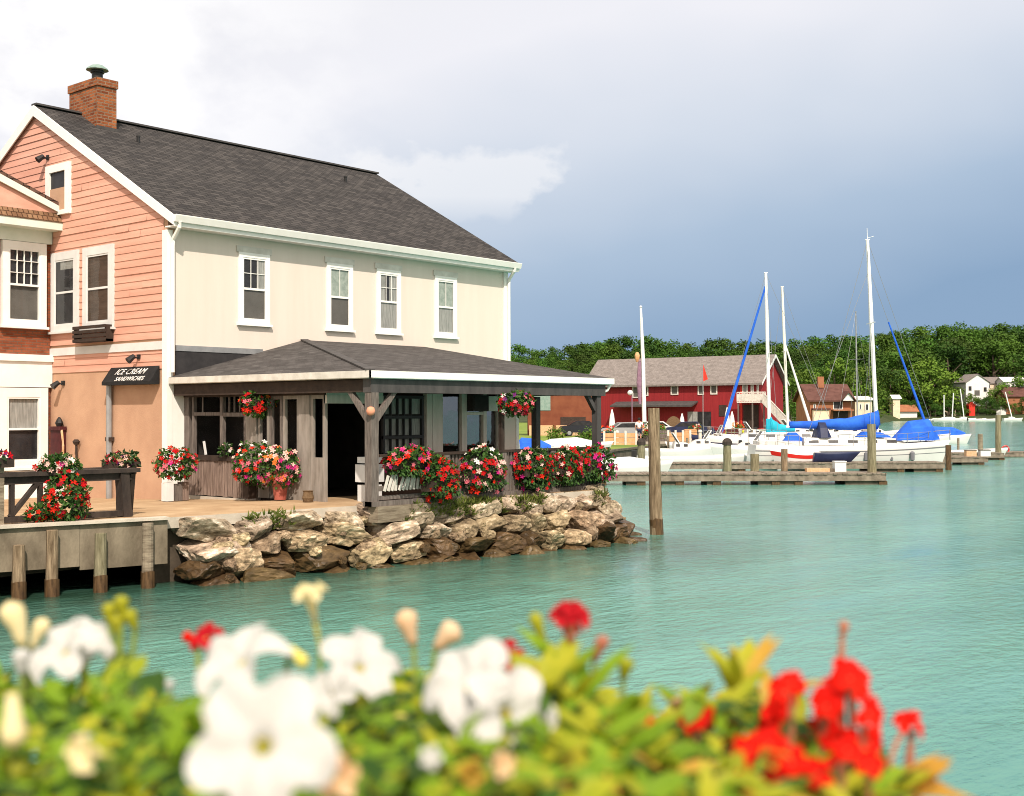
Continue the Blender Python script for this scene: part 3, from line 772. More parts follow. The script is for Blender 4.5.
def doorpanel(y0, y1, z0=.0, low=.55, m='shaded_grey_paint'):
    mb = MB(); mb.box(WX - .02, WX + .05, y0, y0 + .08, z0, 2.30); mb.box(WX - .02, WX + .05, y1 - .08, y1, z0, 2.30); mb.box(WX - .017, WX + .047, y0 + .08, y1 - .08, z0, low); mb.box(WX - .017, WX + .047, y0 + .08, y1 - .08, 2.22, 2.30)
    d = mb.build('glazed_door', m, inn)
    g = MB(); g.poly([(WX + .02, y0 + .08, low), (WX + .02, y1 - .08, low), (WX + .02, y1 - .08, 2.22), (WX + .02, y0 + .08, 2.22)]); g.build('glass_pane', 'porch_glass', d, fix=False)
doorpanel(-3.28, -2.88, .0, .7); doorpanel(-3.74, -3.30, .0, .3, 'grey_wood'); doorpanel(-4.32, -3.76, .0, .8); doorpanel(-5.18, -4.70, .0, .95)
MB().box(WX - .04, WX + .08, -4.69, -4.33, -.05, 2.30).build('wall_post', 'shaded_grey_paint', inn)
mb = MB(); mb.box(WX - .02, 2.1, WY - .04, WY + .06, 2.12, 2.3); mb.box(WX - .01, 2.1, WY - .03, WY + .05, 2.3, 2.59); mb.build('door_lintel', 'pale_grey_paint', inn)
# front wall
mb = MB(); mb.box(2.1, RX, WY, WY + .1, 2.36, 2.59); mb.box(2.1, RX, WY, WY + .1, -.05, .9); mb.build('front_wall', 'dark_brown', inn)
mb = MB()
for z in (.94, 1.32, 1.78, 2.24): mb.box(2.12, 3.42, WY - .02, WY + .06, z, z + .07)
for x in (2.12, 2.36, 2.58, 2.78, 3.0, 3.36): mb.box(x, x + (.06 if x in (2.12, 3.36) else .025), WY - .015, WY + .05, .9, 2.3)
wf = mb.build('porch_window', 'black_metal', inn)
mb = MB(); n = 26
for i in range(n):
    a, b = 2.2 + 1.18 * i / n, 2.2 + 1.18 * (i + 1) / n; da, db = .07 + .02 * (i % 2), .07 + .02 * ((i + 1) % 2)
    for z0, z1 in ((.95, 1.33), (1.4, 1.78), (1.88, 2.24)): mb.poly([(a, WY + da, z0), (b, WY + db, z0), (b, WY + db, z1), (a, WY + da, z1)])
mb.build('curtain', 'curtain', wf)
mb = MB(); mb.box(3.5, 3.68, WY - .04, WY + .08, .9, 2.36); mb.box(3.70, 4.05, WY - .03, WY + .09, .9, 2.36); mb.build('wall_post', 'pale_grey_paint', inn)
mb = MB(); mb.box(4.72, 4.9, WY - .03, WY + .07, .9, 2.36); mb.box(5.5, 5.62, WY - .03, WY + .07, .9, 2.36); mb.box(4.9, 5.5, WY - .02, WY + .06, 1.86, 1.93); mb.box(6.05, 6.12, WY - .02, WY + .06, .9, 2.36)
wf = mb.build('porch_window', 'pale_grey_paint', inn)
mb = MB(); mb.poly([(4.05, WY + .04, .9), (6.3, WY + .04, .9), (6.3, WY + .04, 2.3), (4.05, WY + .04, 2.3)]); mb.build('glass_pane', 'sky_glass', wf, fix=False)
mb = MB(); mb.box(4.92, 5.48, WY - .22, WY + .05, 1.95, 2.34)
for i in range(6): mb.box(4.95, 5.45, WY - .235, WY - .22, 1.98 + i * .058, 2.01 + i * .058)
mb.build('air_conditioner', 'room_dark', inn)
mb = MB(); mb.box(5.7, 6.04, WY - .03, WY + .03, 1.95, 2.32); mb.build('white_board', 'old_white_paint', inn)
mb = MB(); mb.box(6.3, RX, WY - .03, WY + .1, -.05, 2.36); mb.box(RX - .1, RX, WY + .1, -.05, -.05, 2.36); mb.build('end_wall', 'cream_paint', inn)
MB().box(RX + .003, RX + .10, WY - .06, WY + .05, 0, 2.34).build('white_trim', 'white_paint', inn)
# dark panel on the long wall above the veranda roof
MB().box(.2, 2.75, -.035, -.001, 2.62, 3.42).build('dark_wall_panel', 'charcoal_board', inn)
MB().box(.2, 2.8, -.05, -.001, 3.424, 3.56).build('grey_flashing', 'grey_metal', inn)
# railing along the water side
mb = MB(); mb.box(.1, 8.1, -7.02, -6.72, .0, .10); mb.build('rail_base_beam', 'grey_wood', inn)
mb = MB(); mb.box(.36, 7.82, -6.96, -6.70, 1.0, 1.05); mb.build('rail_shelf', 'dark_brown', inn)
for x in (2.36, 4.28, 6.1):
    MB().box(x - .09, x + .09, -6.95, -6.77, .1, 1.0).build('rail_post', 'grey_wood', inn)
mb = MB(); x = 2.5
while x < 7.8:
    if min(abs(x - 4.28), abs(x - 6.1)) > .12: mb.box(x - .03, x + .03, -6.90, -6.86, .1, 1.0)
    x += .115
mb.build('rail_balusters', 'grey_wood', inn)
mb = MB(); mb.box(.36, 2.27, -6.92, -6.82, .30, .40); mb.box(.36, 2.27, -6.92, -6.82, .12, .2)
mb.build('rail_boards', 'grey_wood', inn)
rb = random.Random(5); mb = MB()
for i in range(11):
    x = .45 + i * .105; mb.bar((x, -6.99, .30), (x + rb.uniform(.03, .16), -6.99, .60 + rb.uniform(-.05, .04)), .055, .03, (0, 1, 0))
mb.build('white_slats', 'old_white_paint', inn)
mb = MB()
for i in range(8): mb.box(.2 + i * 1.0, 1.15 + i * 1.0, -7.06 - .02 * (i % 2), -6.78, -.33, -.002)
mb.build('porch_footing', 'timber', inn)

# ------------------------------------------------------------------ brick neighbour on the left
NY, NX0, NX1, NE = 5.4, -8.4, -.02, 6.66
nb = thing('brick_building', 'old red brick building with white trim at the left of the salmon house', 'building', (0, 0, 0))
mb = MB(); mb.box(NX0, NX1, NY, NY + 9, -.4, NE + .5); mb.build('brick_wall', 'red_brick', nb)
pk = (NX0 + NX1) / 2; rs = .40
def nrz(x): return 7.2 + (.72 - x if x > pk else x - NX0 + .64) * rs
mb = MB(); mb.prism([(NX0, NY - .44, 7.0), (NX1, NY - .44, 7.0), (NX1, NY - .44, nrz(NX1) - .2), (pk, NY - .44, nrz(pk) - .2), (NX0, NY - .44, nrz(NX0) - .2)], (0, .4, 0)); mb.build('pediment', 'salmon_paint', nb)
mb = MB(); xr, xl = .72, NX0 - .64
mb.prism([(xr, NY - .5, 7.24), (pk, NY - .5, nrz(pk)), (xl, NY - .5, 7.24), (xl, NY - .5, 7.14), (pk, NY - .5, nrz(pk) - .1), (xr, NY - .5, 7.14)], (0, 9.6, 0)); mb.build('roof', 'brown_shingle', nb)
mb = MB()
for a, bq in (((xr, 7.13), (pk, nrz(pk) - .11)), ((xl, 7.13), (pk, nrz(pk) - .11))):
    mb.prism([(a[0], NY - .53, a[1]), (bq[0], NY - .53, bq[1]), (bq[0], NY - .53, bq[1] - .22), (a[0], NY - .53, a[1] - .16)], (0, .05, 0))
mb.build('rake_board', 'pale_green_paint', nb)
mb = MB(); mb.prism([(NX0 - .5, NY - .62, 6.98), (NX0 - .5, NY - .42, 7.28), (NX0 - .5, NY - .42, 6.98)], (-NX0 + 1.05, 0, 0)); mb.build('pent_roof', 'cedar_shingle', nb)
mb = MB(); mb.box(NX0 - .5, .62, NY - .6, NY - .02, 6.78, 6.975); mb.box(NX0 - .3, NX1 - .02, NY - .12, NY - .002, 6.45, 6.78); mb.build('cornice', 'pale_green_paint', nb)
for x0 in (-1.42, -3.4, -5.3, -7.3):
    window(nb, (V((x0, NY - .001, 4.22)), X_, nY), 1.22, 2.22, cw=.17, up='dark', low='screen', proud=.12, muntin=(4, 3), g0=.03)
mb = MB(); mb.box(NX0 - .1, NX1 + .1, NY - .16, NY - .002, 3.30, 3.48); mb.box(NX0, NX1, NY - .10, NY - .002, 2.62, 3.297); mb.build('belt_course', 'white_paint', nb)
for x0 in (-1.5, -3.4, -5.3, -7.3):
    window(nb, (V((x0, NY - .001, .5)), X_, nY), 1.35, 2.1, cw=.22, up='curtain' if x0 > -2 else 'dark', low='dark', proud=.12, muntin=(1, 1), g0=.03)
MB().box(NX0, NX1, NY - .09, NY - .002, -.3, .42).build('base_panel', 'white_paint', nb)
for x in (-1.9, -3.82, -5.75, -7.7): MB().box(x, x + .25, NY - .085, NY - .002, .42, 2.6).build('pilaster', 'white_paint', nb)
# dark red hose cabinet on the tan wall
hc = thing('hose_cabinet', 'small dark red cabinet with a looped hose standing against the tan wall', 'cabinet', (-.12, 4.85, -.27))
mb = MB().box(-.05, .1, -.24, .28, 1.0, 1.75); mb.box(-.09, .1, -.28, .30, 1.75, 1.85); mb.build('body', 'stem_red', hc) ; hc.children[0].data.materials[0] = M['maroon']
mb = MB().box(-.1, .1, -.28, .30, .84, .995); mb.box(-.06, .08, -.2, .2, 0, .84); mb.build('pedestal', 'grey_trim', hc)
mb = MB(); mb.lathe([(.07, 1.85), (.11, 1.94), (.06, 2.05), (.02, 2.1)], (0, -.08, 0), 8); mb.build('knob', 'black_metal', hc)
mb = MB(); mb.tube([(-.03, -.26, 1.75), (-.08, -.38, 1.6), (-.08, -.42, 1.35), (-.06, -.38, 1.1), (-.03, -.28, 1.0)], .03, 6); mb.build('hose', 'petal_peach', hc)
mb = MB(); mb.tube([(0, -.95, .9), (0, -.93, 1.4)], .03, 6); mb.lathe([(.06, 1.38), (.1, 1.46), (.05, 1.52)], (0, -.93, 0), 8); mb.build('tap', 'dark_brown', hc)
# ------------------------------------------------------------------ timber quay front and its piles
bh = thing('quay_bulkhead', 'weathered beige grey bulkhead hanging under the pavement edge at the left', 'bulkhead', (-5.5, -5.6, 0))
mb = MB(); rb = random.Random(11)
pts = [V((-14, -4.1, 0)), V((-6.85, -5.22, 0)), V((-4.02, -5.92, 0))]
for p, q in zip(pts, pts[1:]):
    L = (q - p).length; d = (q - p).normalized(); n = d.cross(Z_); s_ = 0
    while s_ < L:
        wv = min(rb.uniform(1.3, 2.2), L - s_)
        a, b = p + d * s_, p + d * (s_ + wv - .008); o = n * (.06 + rb.uniform(0, .015)); zb = -.80 + rb.uniform(-.04, .04)
        mb.prism([a - Z_ * .012 + o, b - Z_ * .012 + o, b + o + Z_ * zb, a + o + Z_ * zb], -n * .055); s_ += wv
mb.v = [v - V((-5.5, -5.6, 0)) for v in mb.v]
mb.build('face_slabs', 'quay_slab', bh)
mb = MB()
for p, q in zip(pts, pts[1:]): mb.bar(p + Z_ * .0 + V((0, -.02, 0)), q + V((0, -.02, 0)), .26, .05)
mb.v = [v - V((-5.5, -5.6, 0)) for v in mb.v]
mb.build('cap_plank', 'concrete', bh)
def piling(name, label, x, y, z0, z1, r_, m='piling_wood', group=None, lean=(0, 0), cap=None, wet=.3, cat='piling'):
    t_ = thing(name, label, cat, (x, y, z0), 0, group)
    h = z1 - z0; rb = random.Random(int(x * 91 + y * 37)); mb = MB()
    pts = [(lean[0] * k / 6, lean[1] * k / 6, h * k / 6) for k in range(7)]
    rr = [r_ * (1.03 - .02 * k + rb.uniform(-.03, .03)) for k in range(7)]
    mb.tube(pts, rr, 12); mb.v = [v + V((noise.noise(v * 4), noise.noise(v * 4 + V((9, 0, 0))), 0)) * r_ * .13 for v in mb.v]
    mb.build('pile_shaft', m, t_, smooth=False)
    if wet:
        mb = MB(); zt_ = (WATER - z0) + wet
        mb.tube([(0, 0, max(0, WATER - z0 - .4)), (lean[0] * zt_ / h, lean[1] * zt_ / h, zt_)], [r_ * 1.075, r_ * 1.06], 12); mb.v = [v + V((0, 0, noise.noise(v * 7) * .09)) for v in mb.v]
        mb.build('wet_foot', 'wet_wood', t_)
    if cap:
        mb = MB(); mb.lathe([(r_ * 1.15, -.04), (r_ * 1.12, .12), (r_ * .7, .26), (.02, .30)], (lean[0], lean[1], h), 12); mb.build('cap', cap, t_)
    return t_
for i, (u, v0, D, m, lab) in enumerate(((16, 545, 21.0, 'piling_wood', 'short brown pile against the timber bulkhead, its top well below the deck'), (49, 530, 21.55, 'piling_wood', 'tall brown pile against the timber bulkhead, below the flower rail'), (97, 533, 22.2, 'piling_green', 'mossy greenish pile against the timber bulkhead, second from the stone bank'), (144, 523, 22.85, 'timber', 'pale grey pile at the stone end of the timber bulkhead'))):
    p = wp(u, D); e0 = V((-6.85, -5.22, 0)); e1 = V((-4.02, -5.92, 0)); d = (e1 - e0).normalized(); n = d.cross(Z_)
    s_ = (V((CX, CY, 0)) - e0); ray_ = (p - V((CX, CY, 0))).normalized()
    # meet the bulkhead line
    den = ray_.x * d.y - ray_.y * d.x; k = ((e0.x - CX) * d.y - (e0.y - CY) * d.x) / den
    q = V((CX, CY, 0)) + ray_ * k + n * .21
    D2 = (q - V((CX, CY, 0))).dot(FW)
    piling('bulkhead_pile', lab, q.x, q.y, -2.6, min(.05, zv(u, v0, D2)), .115, m, 'piles along the bulkhead')
q = wp(657, 31.4)
piling('mooring_post', 'tall weathered wooden mooring post standing alone in the water off the stone bank', q.x, q.y, -2.8, 2.02, .165, 'piling_wood', None, (-.09, .05), None, .4, 'post')

# ------------------------------------------------------------------ boulders
def rockmesh(seed, fl=.72):
    rb = random.Random(seed)
    import bmesh
    bm = bmesh.new(); bmesh.ops.create_icosphere(bm, subdivisions=4, radius=.5)
    planes = []
    for ax in ((1, 0, 0), (-1, 0, 0), (0, 1, 0), (0, -1, 0), (0, 0, 1), (0, 0, -1)):
        n = (V(ax) + V((rb.gauss(0, .22), rb.gauss(0, .22), rb.gauss(0, .22)))).normalized(); planes.append((n, rb.uniform(.28, .35)))
    for _ in range(10):
        n = V((rb.gauss(0, 1), rb.gauss(0, 1), rb.gauss(0, 1))).normalized(); planes.append((n, rb.uniform(.33, .41)))
    off = V((seed * 3.7, seed * 1.3, seed * .7))
    for v in bm.verts:
        p = v.co.copy()
        for n, d in planes:
            k = p.dot(n) - d
            if k > 0: p -= n * k * .93
        p += p.normalized() * (noise.noise(p * 3 + off) * .03 + noise.noise(p * 8 + off) * .03 + noise.noise(p * 20 + off) * .022)
        v.co = p
    me = bpy.data.meshes.new('boulder'); bm.to_mesh(me); bm.free()
    return me
ROCKS = {}
for k, m in enumerate(('rock', 'rock_pale', 'rock_wet')):
    ROCKS[m] = []
    for i in range(7):
        me = rockmesh(10 * k + i + 1); me.materials.append(M[m]); ROCKS[m].append(me)
rk = random.Random(21)
def boulder(p, sx, sy, sz, rz, m, lab, grp):
    o = bpy.data.objects.new('boulder', rk.choice(ROCKS[m])); COL.objects.link(o)
    o.location = p; o.scale = (sx, sy, sz); o.rotation_euler = (rk.uniform(-.22, .22), rk.uniform(-.18, .18), rz + rk.choice((0, math.pi)))
    tag(o, lab, 'boulder', grp)
    return o
LINE = [V((-4.05, -5.85, 0)), V((-1.5, -6.22, 0)), V((.3, -6.5, 0)), V((6.8, -7.34, 0)), V((7.5, -7.1, 0)), V((8.15, -5.5, 0)), V((9.0, 1, 0)), V((9.9, 9, 0))]
cum_ = [0]
for p, q in zip(LINE, LINE[1:]): cum_.append(cum_[-1] + (q - p).length)
def online(s_):
    for i in range(len(LINE) - 1):
        if s_ <= cum_[i + 1] or i == len(LINE) - 2:
            d = (LINE[i + 1] - LINE[i]).normalized(); return LINE[i] + d * (s_ - cum_[i]), d, d.cross(Z_)
LAB = {0: ('pale flat boulder in the top course of the stone bank under the pavement edge', 'top course boulders of the stone bank'),
       1: ('rough tan boulder in the middle of the stone bank', 'middle boulders of the stone bank'),
       2: ('wet brown boulder at the waterline of the stone bank', 'waterline boulders of the stone bank')}
for row in range(4):
    s_ = rk.uniform(.15, .4)
    while s_ < cum_[-1]:
        right = sm((s_ - 3.5) / 6); endz = sm((s_ - 10.8) / 1.0)
        wv = (rk.uniform(.75, 1.6) * (1 - right) + rk.uniform(.48, 1.0) * right) * (1.0, 1.0, .9, 1.0)[row]
        p, d, n = online(s_ + wv * .45)
        zc = (-.26, -.62, -.98, -1.32)[row] + rk.uniform(-.05, .05)
        off = (.0, .16, .30, .42)[row] + right * (.03, .14, .28, .40)[row] + endz * (.05, .12, .2, .25)[row] + rk.uniform(-.06, .08)
        hz = rk.uniform(.44, .6)
        m = ('rock_pale', 'rock', 'rock_wet', 'rock_wet')[row]
        if row == 1 and rk.random() < .35: m = 'rock_pale'
        if row == 2 and rk.random() < .3: m = 'rock'
        lb = LAB[min(row, 2)] if m != 'rock' or row == 1 else LAB[1]
        if row == 2 and m == 'rock': lb = ('dry ochre boulder resting just above the waterline of the stone bank', 'lower boulders of the stone bank')
        if row == 1 and m == 'rock_pale': lb = ('whitish rough boulder in the middle of the stone bank', 'whitish boulders of the stone bank')
        boulder(p + n * off + Z_ * zc, wv * rk.uniform(1.12, 1.32), rk.uniform(1.1, 1.4), hz * rk.uniform(.98, 1.22), math.atan2(d.y, d.x), m, *lb)
        s_ += wv * .93
# spill of stones at the point
for (x, y, z, w_) in ((7.3, -7.65, -.5, .9), (7.8, -7.35, -.5, .9), (7.9, -7.55, -.95, 1.0), (8.2, -6.9, -.9, 1.0), (7.2, -7.95, -1.0, 1.0), (6.7, -7.95, -.85, .9), (8.3, -6.3, -.5, 1.0), (7.4, -7.25, -.12, .7), (7.9, -6.9, -.12, .7)):
    boulder((x, y, z), w_, w_ * .85, .6, rk.uniform(0, 3), 'rock_wet' if z < -.9 else 'rock_pale', 'wet dark boulder at the tip of the stone bank' if z < -.9 else 'pale boulder heaped at the tip of the stone bank', 'boulders at the tip of the stone bank')
for i in range(85):   # rubble wedged in the gaps
    p, d, n = online(rk.uniform(.2, cum_[-1] - 3)); zz = rk.uniform(-1.25, -.25); k = rk.uniform(.2, .42)
    boulder(p + n * (.30 + (-zz - .25) * .42 + rk.uniform(-.08, .05)) + Z_ * zz, k * 1.3, k, k * .85, rk.uniform(0, 6), 'rock' if zz > -.9 else 'rock_wet', 'small stone wedged between the boulders of the stone bank', 'rubble stones of the stone bank')
# tufts of weeds in the joints
def leafquad(mb, p, d, n, L, w_, bend=.25):
    d = d.normalized(); s_ = d.cross(n)
    if s_.length < 1e-3: s_ = d.cross(V((.3, .5, .8)))
    s_.normalize(); n = s_.cross(d)
    a = p + d * L * .45 + n * L * bend * .5; b = p + d * L
    mb.faces([p, a - s_ * w_ / 2, b, a + s_ * w_ / 2], [(0, 1, 2, 3)])
wd = MB(); rw = random.Random(8)
for (s0, s1, n_) in ((1.6, 2.6, 45), (4.9, 5.5, 110), (6.2, 7.6, 300), (5.5, 6.2, 110), (8.6, 9.3, 60), (11.0, 11.6, 55), (7.6, 8.4, 50)):
    for i in range(n_):
        p, d, n = online(rw.uniform(s0, s1)); p = p + n * rw.uniform(.04, .40) + Z_ * rw.uniform(-.36, -.03)
        for j in range(5):
            leafquad(wd, p, V((rw.gauss(0, .6), rw.gauss(0, .6), rw.uniform(.4, 1.2))) + n * .5, n, rw.uniform(.08, .22), rw.uniform(.02, .05))
tag(wd.build('weeds', 'weed', fix=False), 'yellow green weeds growing in the joints of the stone bank', 'weeds', kind='stuff')

# ------------------------------------------------------------------ flowers on the quay
def bloom(name, n=5):
    mb = MB(); rb = random.Random(hash(name) % 999)
    for k in range(n):
        a = 2 * math.pi * k / n; c, s_ = math.cos(a), math.sin(a); c1, s1 = math.cos(a + .5), math.sin(a + .5); c2, s2 = math.cos(a - .5), math.sin(a - .5)
        mb.faces([(0, 0, 0), (.6 * c2, .6 * s2, .22), (1 * c, 1 * s_, .16), (.6 * c1, .6 * s1, .22)], [(0, 1, 2, 3)])
    o = mb.build('blossom', 'bloom_' + name, fix=False); me = o.data; bpy.data.objects.remove(o)
    return me
BL = {k: bloom(k) for k in ('red', 'scarlet', 'crimson', 'pink', 'magenta', 'white', 'pale', 'purple', 'orange')}
def orient(n): return V(n).to_track_quat('Z', 'Y').to_euler()
def flowerball(name, label, cat, c, R3, cols, nb_, nl, group, seed, basket=None, drop=0.0, size=.055, top=None, leafs=('leaf', 'leaf_dark')):
    rb = random.Random(seed); t_ = thing(name, label, cat, c, 0, group); R3 = V(R3)
    mb = MB(); mb.k = 0
    def sp(lo=-1):
        while True:
            q = V((rb.gauss(0, 1), rb.gauss(0, 1), rb.gauss(0, 1))).normalized()
            if q.z > lo: return q
    for i in range(nl):
        q = sp(); k = rb.uniform(.45, 1.0) ** .5; bump_ = 1 + .22 * noise.noise(q * 2.4 + V((seed, 0, 0)))
        p = V((q.x * R3.x, q.y * R3.y, q.z * R3.z)) * k * bump_
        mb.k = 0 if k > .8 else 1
        leafquad(mb, p, q + V((rb.gauss(0, .7), rb.gauss(0, .7), rb.gauss(0, .7) - .2)), q, rb.uniform(.07, .13), rb.uniform(.05, .085))
    if drop:
        for i in range(int(nl * .35)):
            x = rb.uniform(-.8, .8) * R3.x; p = V((x, rb.uniform(-.9, .3) * R3.y, -R3.z * .5 - rb.uniform(0, drop) * (1 - abs(x) / R3.x * .5)))
            mb.k = rb.randint(0, 1); leafquad(mb, p, V((rb.gauss(0, .5), rb.gauss(0, .5), -.6)), V((0, -1, .3)), rb.uniform(.07, .13), rb.uniform(.05, .08))
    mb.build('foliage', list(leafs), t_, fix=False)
    names = list(cols); wts = [cols[k] for k in names]
    for i in range(nb_):
        for _try in range(12):
            q = sp(-.85)
            if noise.noise(q * 2.6 + V((seed * 1.7, 3, 0))) > -.06: break
        if q.y > .55 and rb.random() < .7: q.y = -q.y
        if q.x > .7 and rb.random() < .4: q.x = -q.x
        bump_ = 1 + .22 * noise.noise(q * 2.4 + V((seed, 0, 0)))
        p = V((q.x * R3.x, q.y * R3.y, q.z * R3.z)) * rb.uniform(.98, 1.1) * bump_
        if drop and rb.random() < .3: p.z -= rb.uniform(0, drop)
        if not i % 3 or i < 3: cn = rb.choices(names, wts)[0]
        else:
            kk = noise.noise(q * 1.9 + V((0, seed * 2.3, 5))) * .9 + .5; acc = 0; cn = names[-1]
            for nm, w_ in zip(names, wts):
                acc += w_ / sum(wts)
                if kk <= acc: cn = nm; break
        if top and q.z > .45: cn = rb.choices(list(top), list(top.values()))[0]
        q2 = (q + V((-.25, -.45, .25)) + V((rb.gauss(0, .3), rb.gauss(0, .3), rb.gauss(0, .3)))).normalized()
        linkobj('blossom', BL[cn], t_, p, orient(q2), size * rb.uniform(.75, 1.35))
    if basket == 'hanging':
        mb = MB(); mb.lathe([(.06, -R3.z * .95), (R3.x * .45, -R3.z * .75), (R3.x * .62, -R3.z * .25), (R3.x * .6, -R3.z * .2)], (0, 0, 0), 12); mb.build('basket', 'coir', t_)
        mb = MB()
        for a in range(3): mb.tube([(R3.x * .55 * math.cos(a * 2.1), R3.x * .55 * math.sin(a * 2.1), -R3.z * .2), (0, 0, 2.34 - c[2])], .008, 4)
        mb.build('hanger', 'black_metal', t_)
    elif basket == 'box':
        mb = MB(); mb.box(-R3.x * .9, R3.x * .9, -R3.y * .5, R3.y * .5, -R3.z * .55, -R3.z * .1); mb.build('planter_box', 'dark_brown', t_)
    elif basket == 'pot':
        h = c[2]
        mb = MB(); mb.lathe([(.13, -h + .02), (.2, -R3.z * .4), (.22, -R3.z * .25), (.2, -R3.z * .25)], (0, 0, 0), 14); mb.build('pot', 'terracotta', t_)
    return t_
HOT = dict(red=5, scarlet=5, crimson=2, pink=2, magenta=1)
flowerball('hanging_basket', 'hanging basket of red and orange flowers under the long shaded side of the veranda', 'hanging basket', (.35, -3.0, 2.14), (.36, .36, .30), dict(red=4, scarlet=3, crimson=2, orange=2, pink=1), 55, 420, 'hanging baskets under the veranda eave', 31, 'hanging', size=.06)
flowerball('hanging_basket', 'hanging basket of pink and red flowers on the water side of the veranda', 'hanging basket', (4.42, -7.2, 2.12), (.42, .36, .27), dict(red=4, pink=5, crimson=3, purple=2, white=1), 60, 420, 'hanging baskets under the veranda eave', 32, 'hanging', size=.06)
flowerball('flower_box', 'railing flower box of red and magenta blooms nearest the corner post', 'flower box', (1.22, -7.0, .90), (.70, .30, .28), dict(red=5, scarlet=3, magenta=2, pink=2), 90, 700, 'flower boxes along the veranda railing', 33, 'box', .15, .06, dict(magenta=3, red=2, pink=2))
flowerball('flower_basket', 'ball of scarlet flowers hanging low on the railing beside the white slats', 'flower basket', (1.86, -7.22, .50), (.44, .34, .46), dict(red=6, scarlet=6, crimson=2), 85, 600, 'flower boxes along the veranda railing', 34, 'hanging' if 0 else 'box', .1, .06)
flowerball('flower_box', 'railing flower box of red and pale pink blooms with a white clump on top', 'flower box', (3.35, -7.12, .66), (.62, .36, .48), dict(red=5, scarlet=3, pink=4, pale=3, magenta=1), 120, 850, 'flower boxes along the veranda railing', 35, 'box', .2, .062, dict(white=4, pale=2, red=2))
flowerball('flower_box', 'railing flower box of mixed red blooms just right of the dark railing gap', 'flower box', (5.2, -7.1, .66), (.62, .36, .42), dict(red=6, crimson=3, scarlet=3, pink=2, magenta=1), 95, 850, 'flower boxes along the veranda railing', 36, 'box', .35, .06, dict(pale=2, red=3, pink=2))
flowerball('flower_box', 'railing flower box of red and cream blooms between the two right hand baskets', 'flower box', (6.5, -7.1, .68), (.60, .36, .42), dict(red=6, crimson=3, pink=2, pale=4), 95, 800, 'flower boxes along the veranda railing', 37, 'box', .3, .06, dict(red=3, pale=2))
flowerball('flower_box', 'railing flower box of magenta and white blooms at the water end of the veranda', 'flower box', (7.65, -7.1, .66), (.55, .36, .42), dict(magenta=5, red=3, crimson=2, white=2), 85, 650, 'flower boxes along the veranda railing', 38, 'box', .25, .06, dict(red=4, magenta=2))
flowerball('flower_pot', 'red flowers in a grey pot stand at the cream house corner', 'flower pot', (-.45, -1.0, .74), (.46, .42, .36), dict(red=5, crimson=3, pink=4, magenta=1), 80, 600, 'flower pots along the veranda side', 39, None, 0, .06, dict(red=3, pale=2, scarlet=2))
flowerball('flower_pot', 'mixed scarlet and magenta flowers in the pot beside the dark post, white clump on top', 'flower pot', (.18, -3.15, .76), (.54, .46, .48), dict(scarlet=5, pink=4, magenta=3, pale=2), 95, 700, 'flower pots along the veranda side', 40, None, .1, .062, dict(white=4, scarlet=2, pale=1))
flowerball('flower_pot', 'violet and pink flowers in the red pot near the glazed doors', 'flower pot', (.12, -4.05, .72), (.48, .44, .40), dict(magenta=5, pink=4, orange=3, pale=2), 85, 600, 'flower pots along the veranda side', 41, 'pot', 0, .062, dict(orange=2, pale=3, pink=3))
mb = MB(); mb.box(-.11, .11, -.11, .11, 0, .62)
ps = thing('plant_stand', 'short dark wooden post under the scarlet flowers', 'post', (.1, -3.0, 0)); mb.build('post', 'dark_brown', ps)
ps = thing('plant_stand', 'white and red boxes holding up the flower pot by the house corner', 'stand', (-.5, -1.0, -.1))
MB().box(-.28, -.1, -.12, .1, 0, .42).build('white_box', 'bin_white', ps); MB().box(-.06, .12, -.14, .12, 0, .38).build('grey_box', 'grey_wood', ps); MB().box(.15, .32, -.1, .1, 0, .42).build('red_box', 'pinkish_board', ps)
fp = flowerball('potted_plant', 'small potted plant with a white bloom on the boarded ledge', 'potted plant', (.40, -1.75, 1.06), (.13, .12, .12), dict(white=1, pale=1), 6, 110, None, 42, None, 0, .05)
mb = MB().lathe([(.07, -.15), (.10, .0), (.09, 0)], (0, 0, 0), 10); mb.build('pot', 'black_metal', fp)
# interior bits seen in the doorway
bn = thing('litter_bin', 'pale grey lidded bin standing in the dark veranda doorway', 'bin', (1.2, -5.75, 0))
MB().box(-.24, .24, -.2, .2, .42, .80).build('upper_body', 'bin_white', bn); MB().box(-.2, .2, -.17, .17, 0, .36).build('lower_body', 'bin_white', bn); MB().box(-.2, .26, -.18, .18, .83, .96).build('lid', 'grey_trim', bn)
mb = MB().lathe([(.10, 0), (.13, .10), (.10, .22), (.12, .25), (.05, .25)], (0, 0, 0), 12); jar = thing('urn', 'small tan clay urn by the doorway', 'urn', (.15, -4.95, 0)); mb.build('body', 'coir', jar)

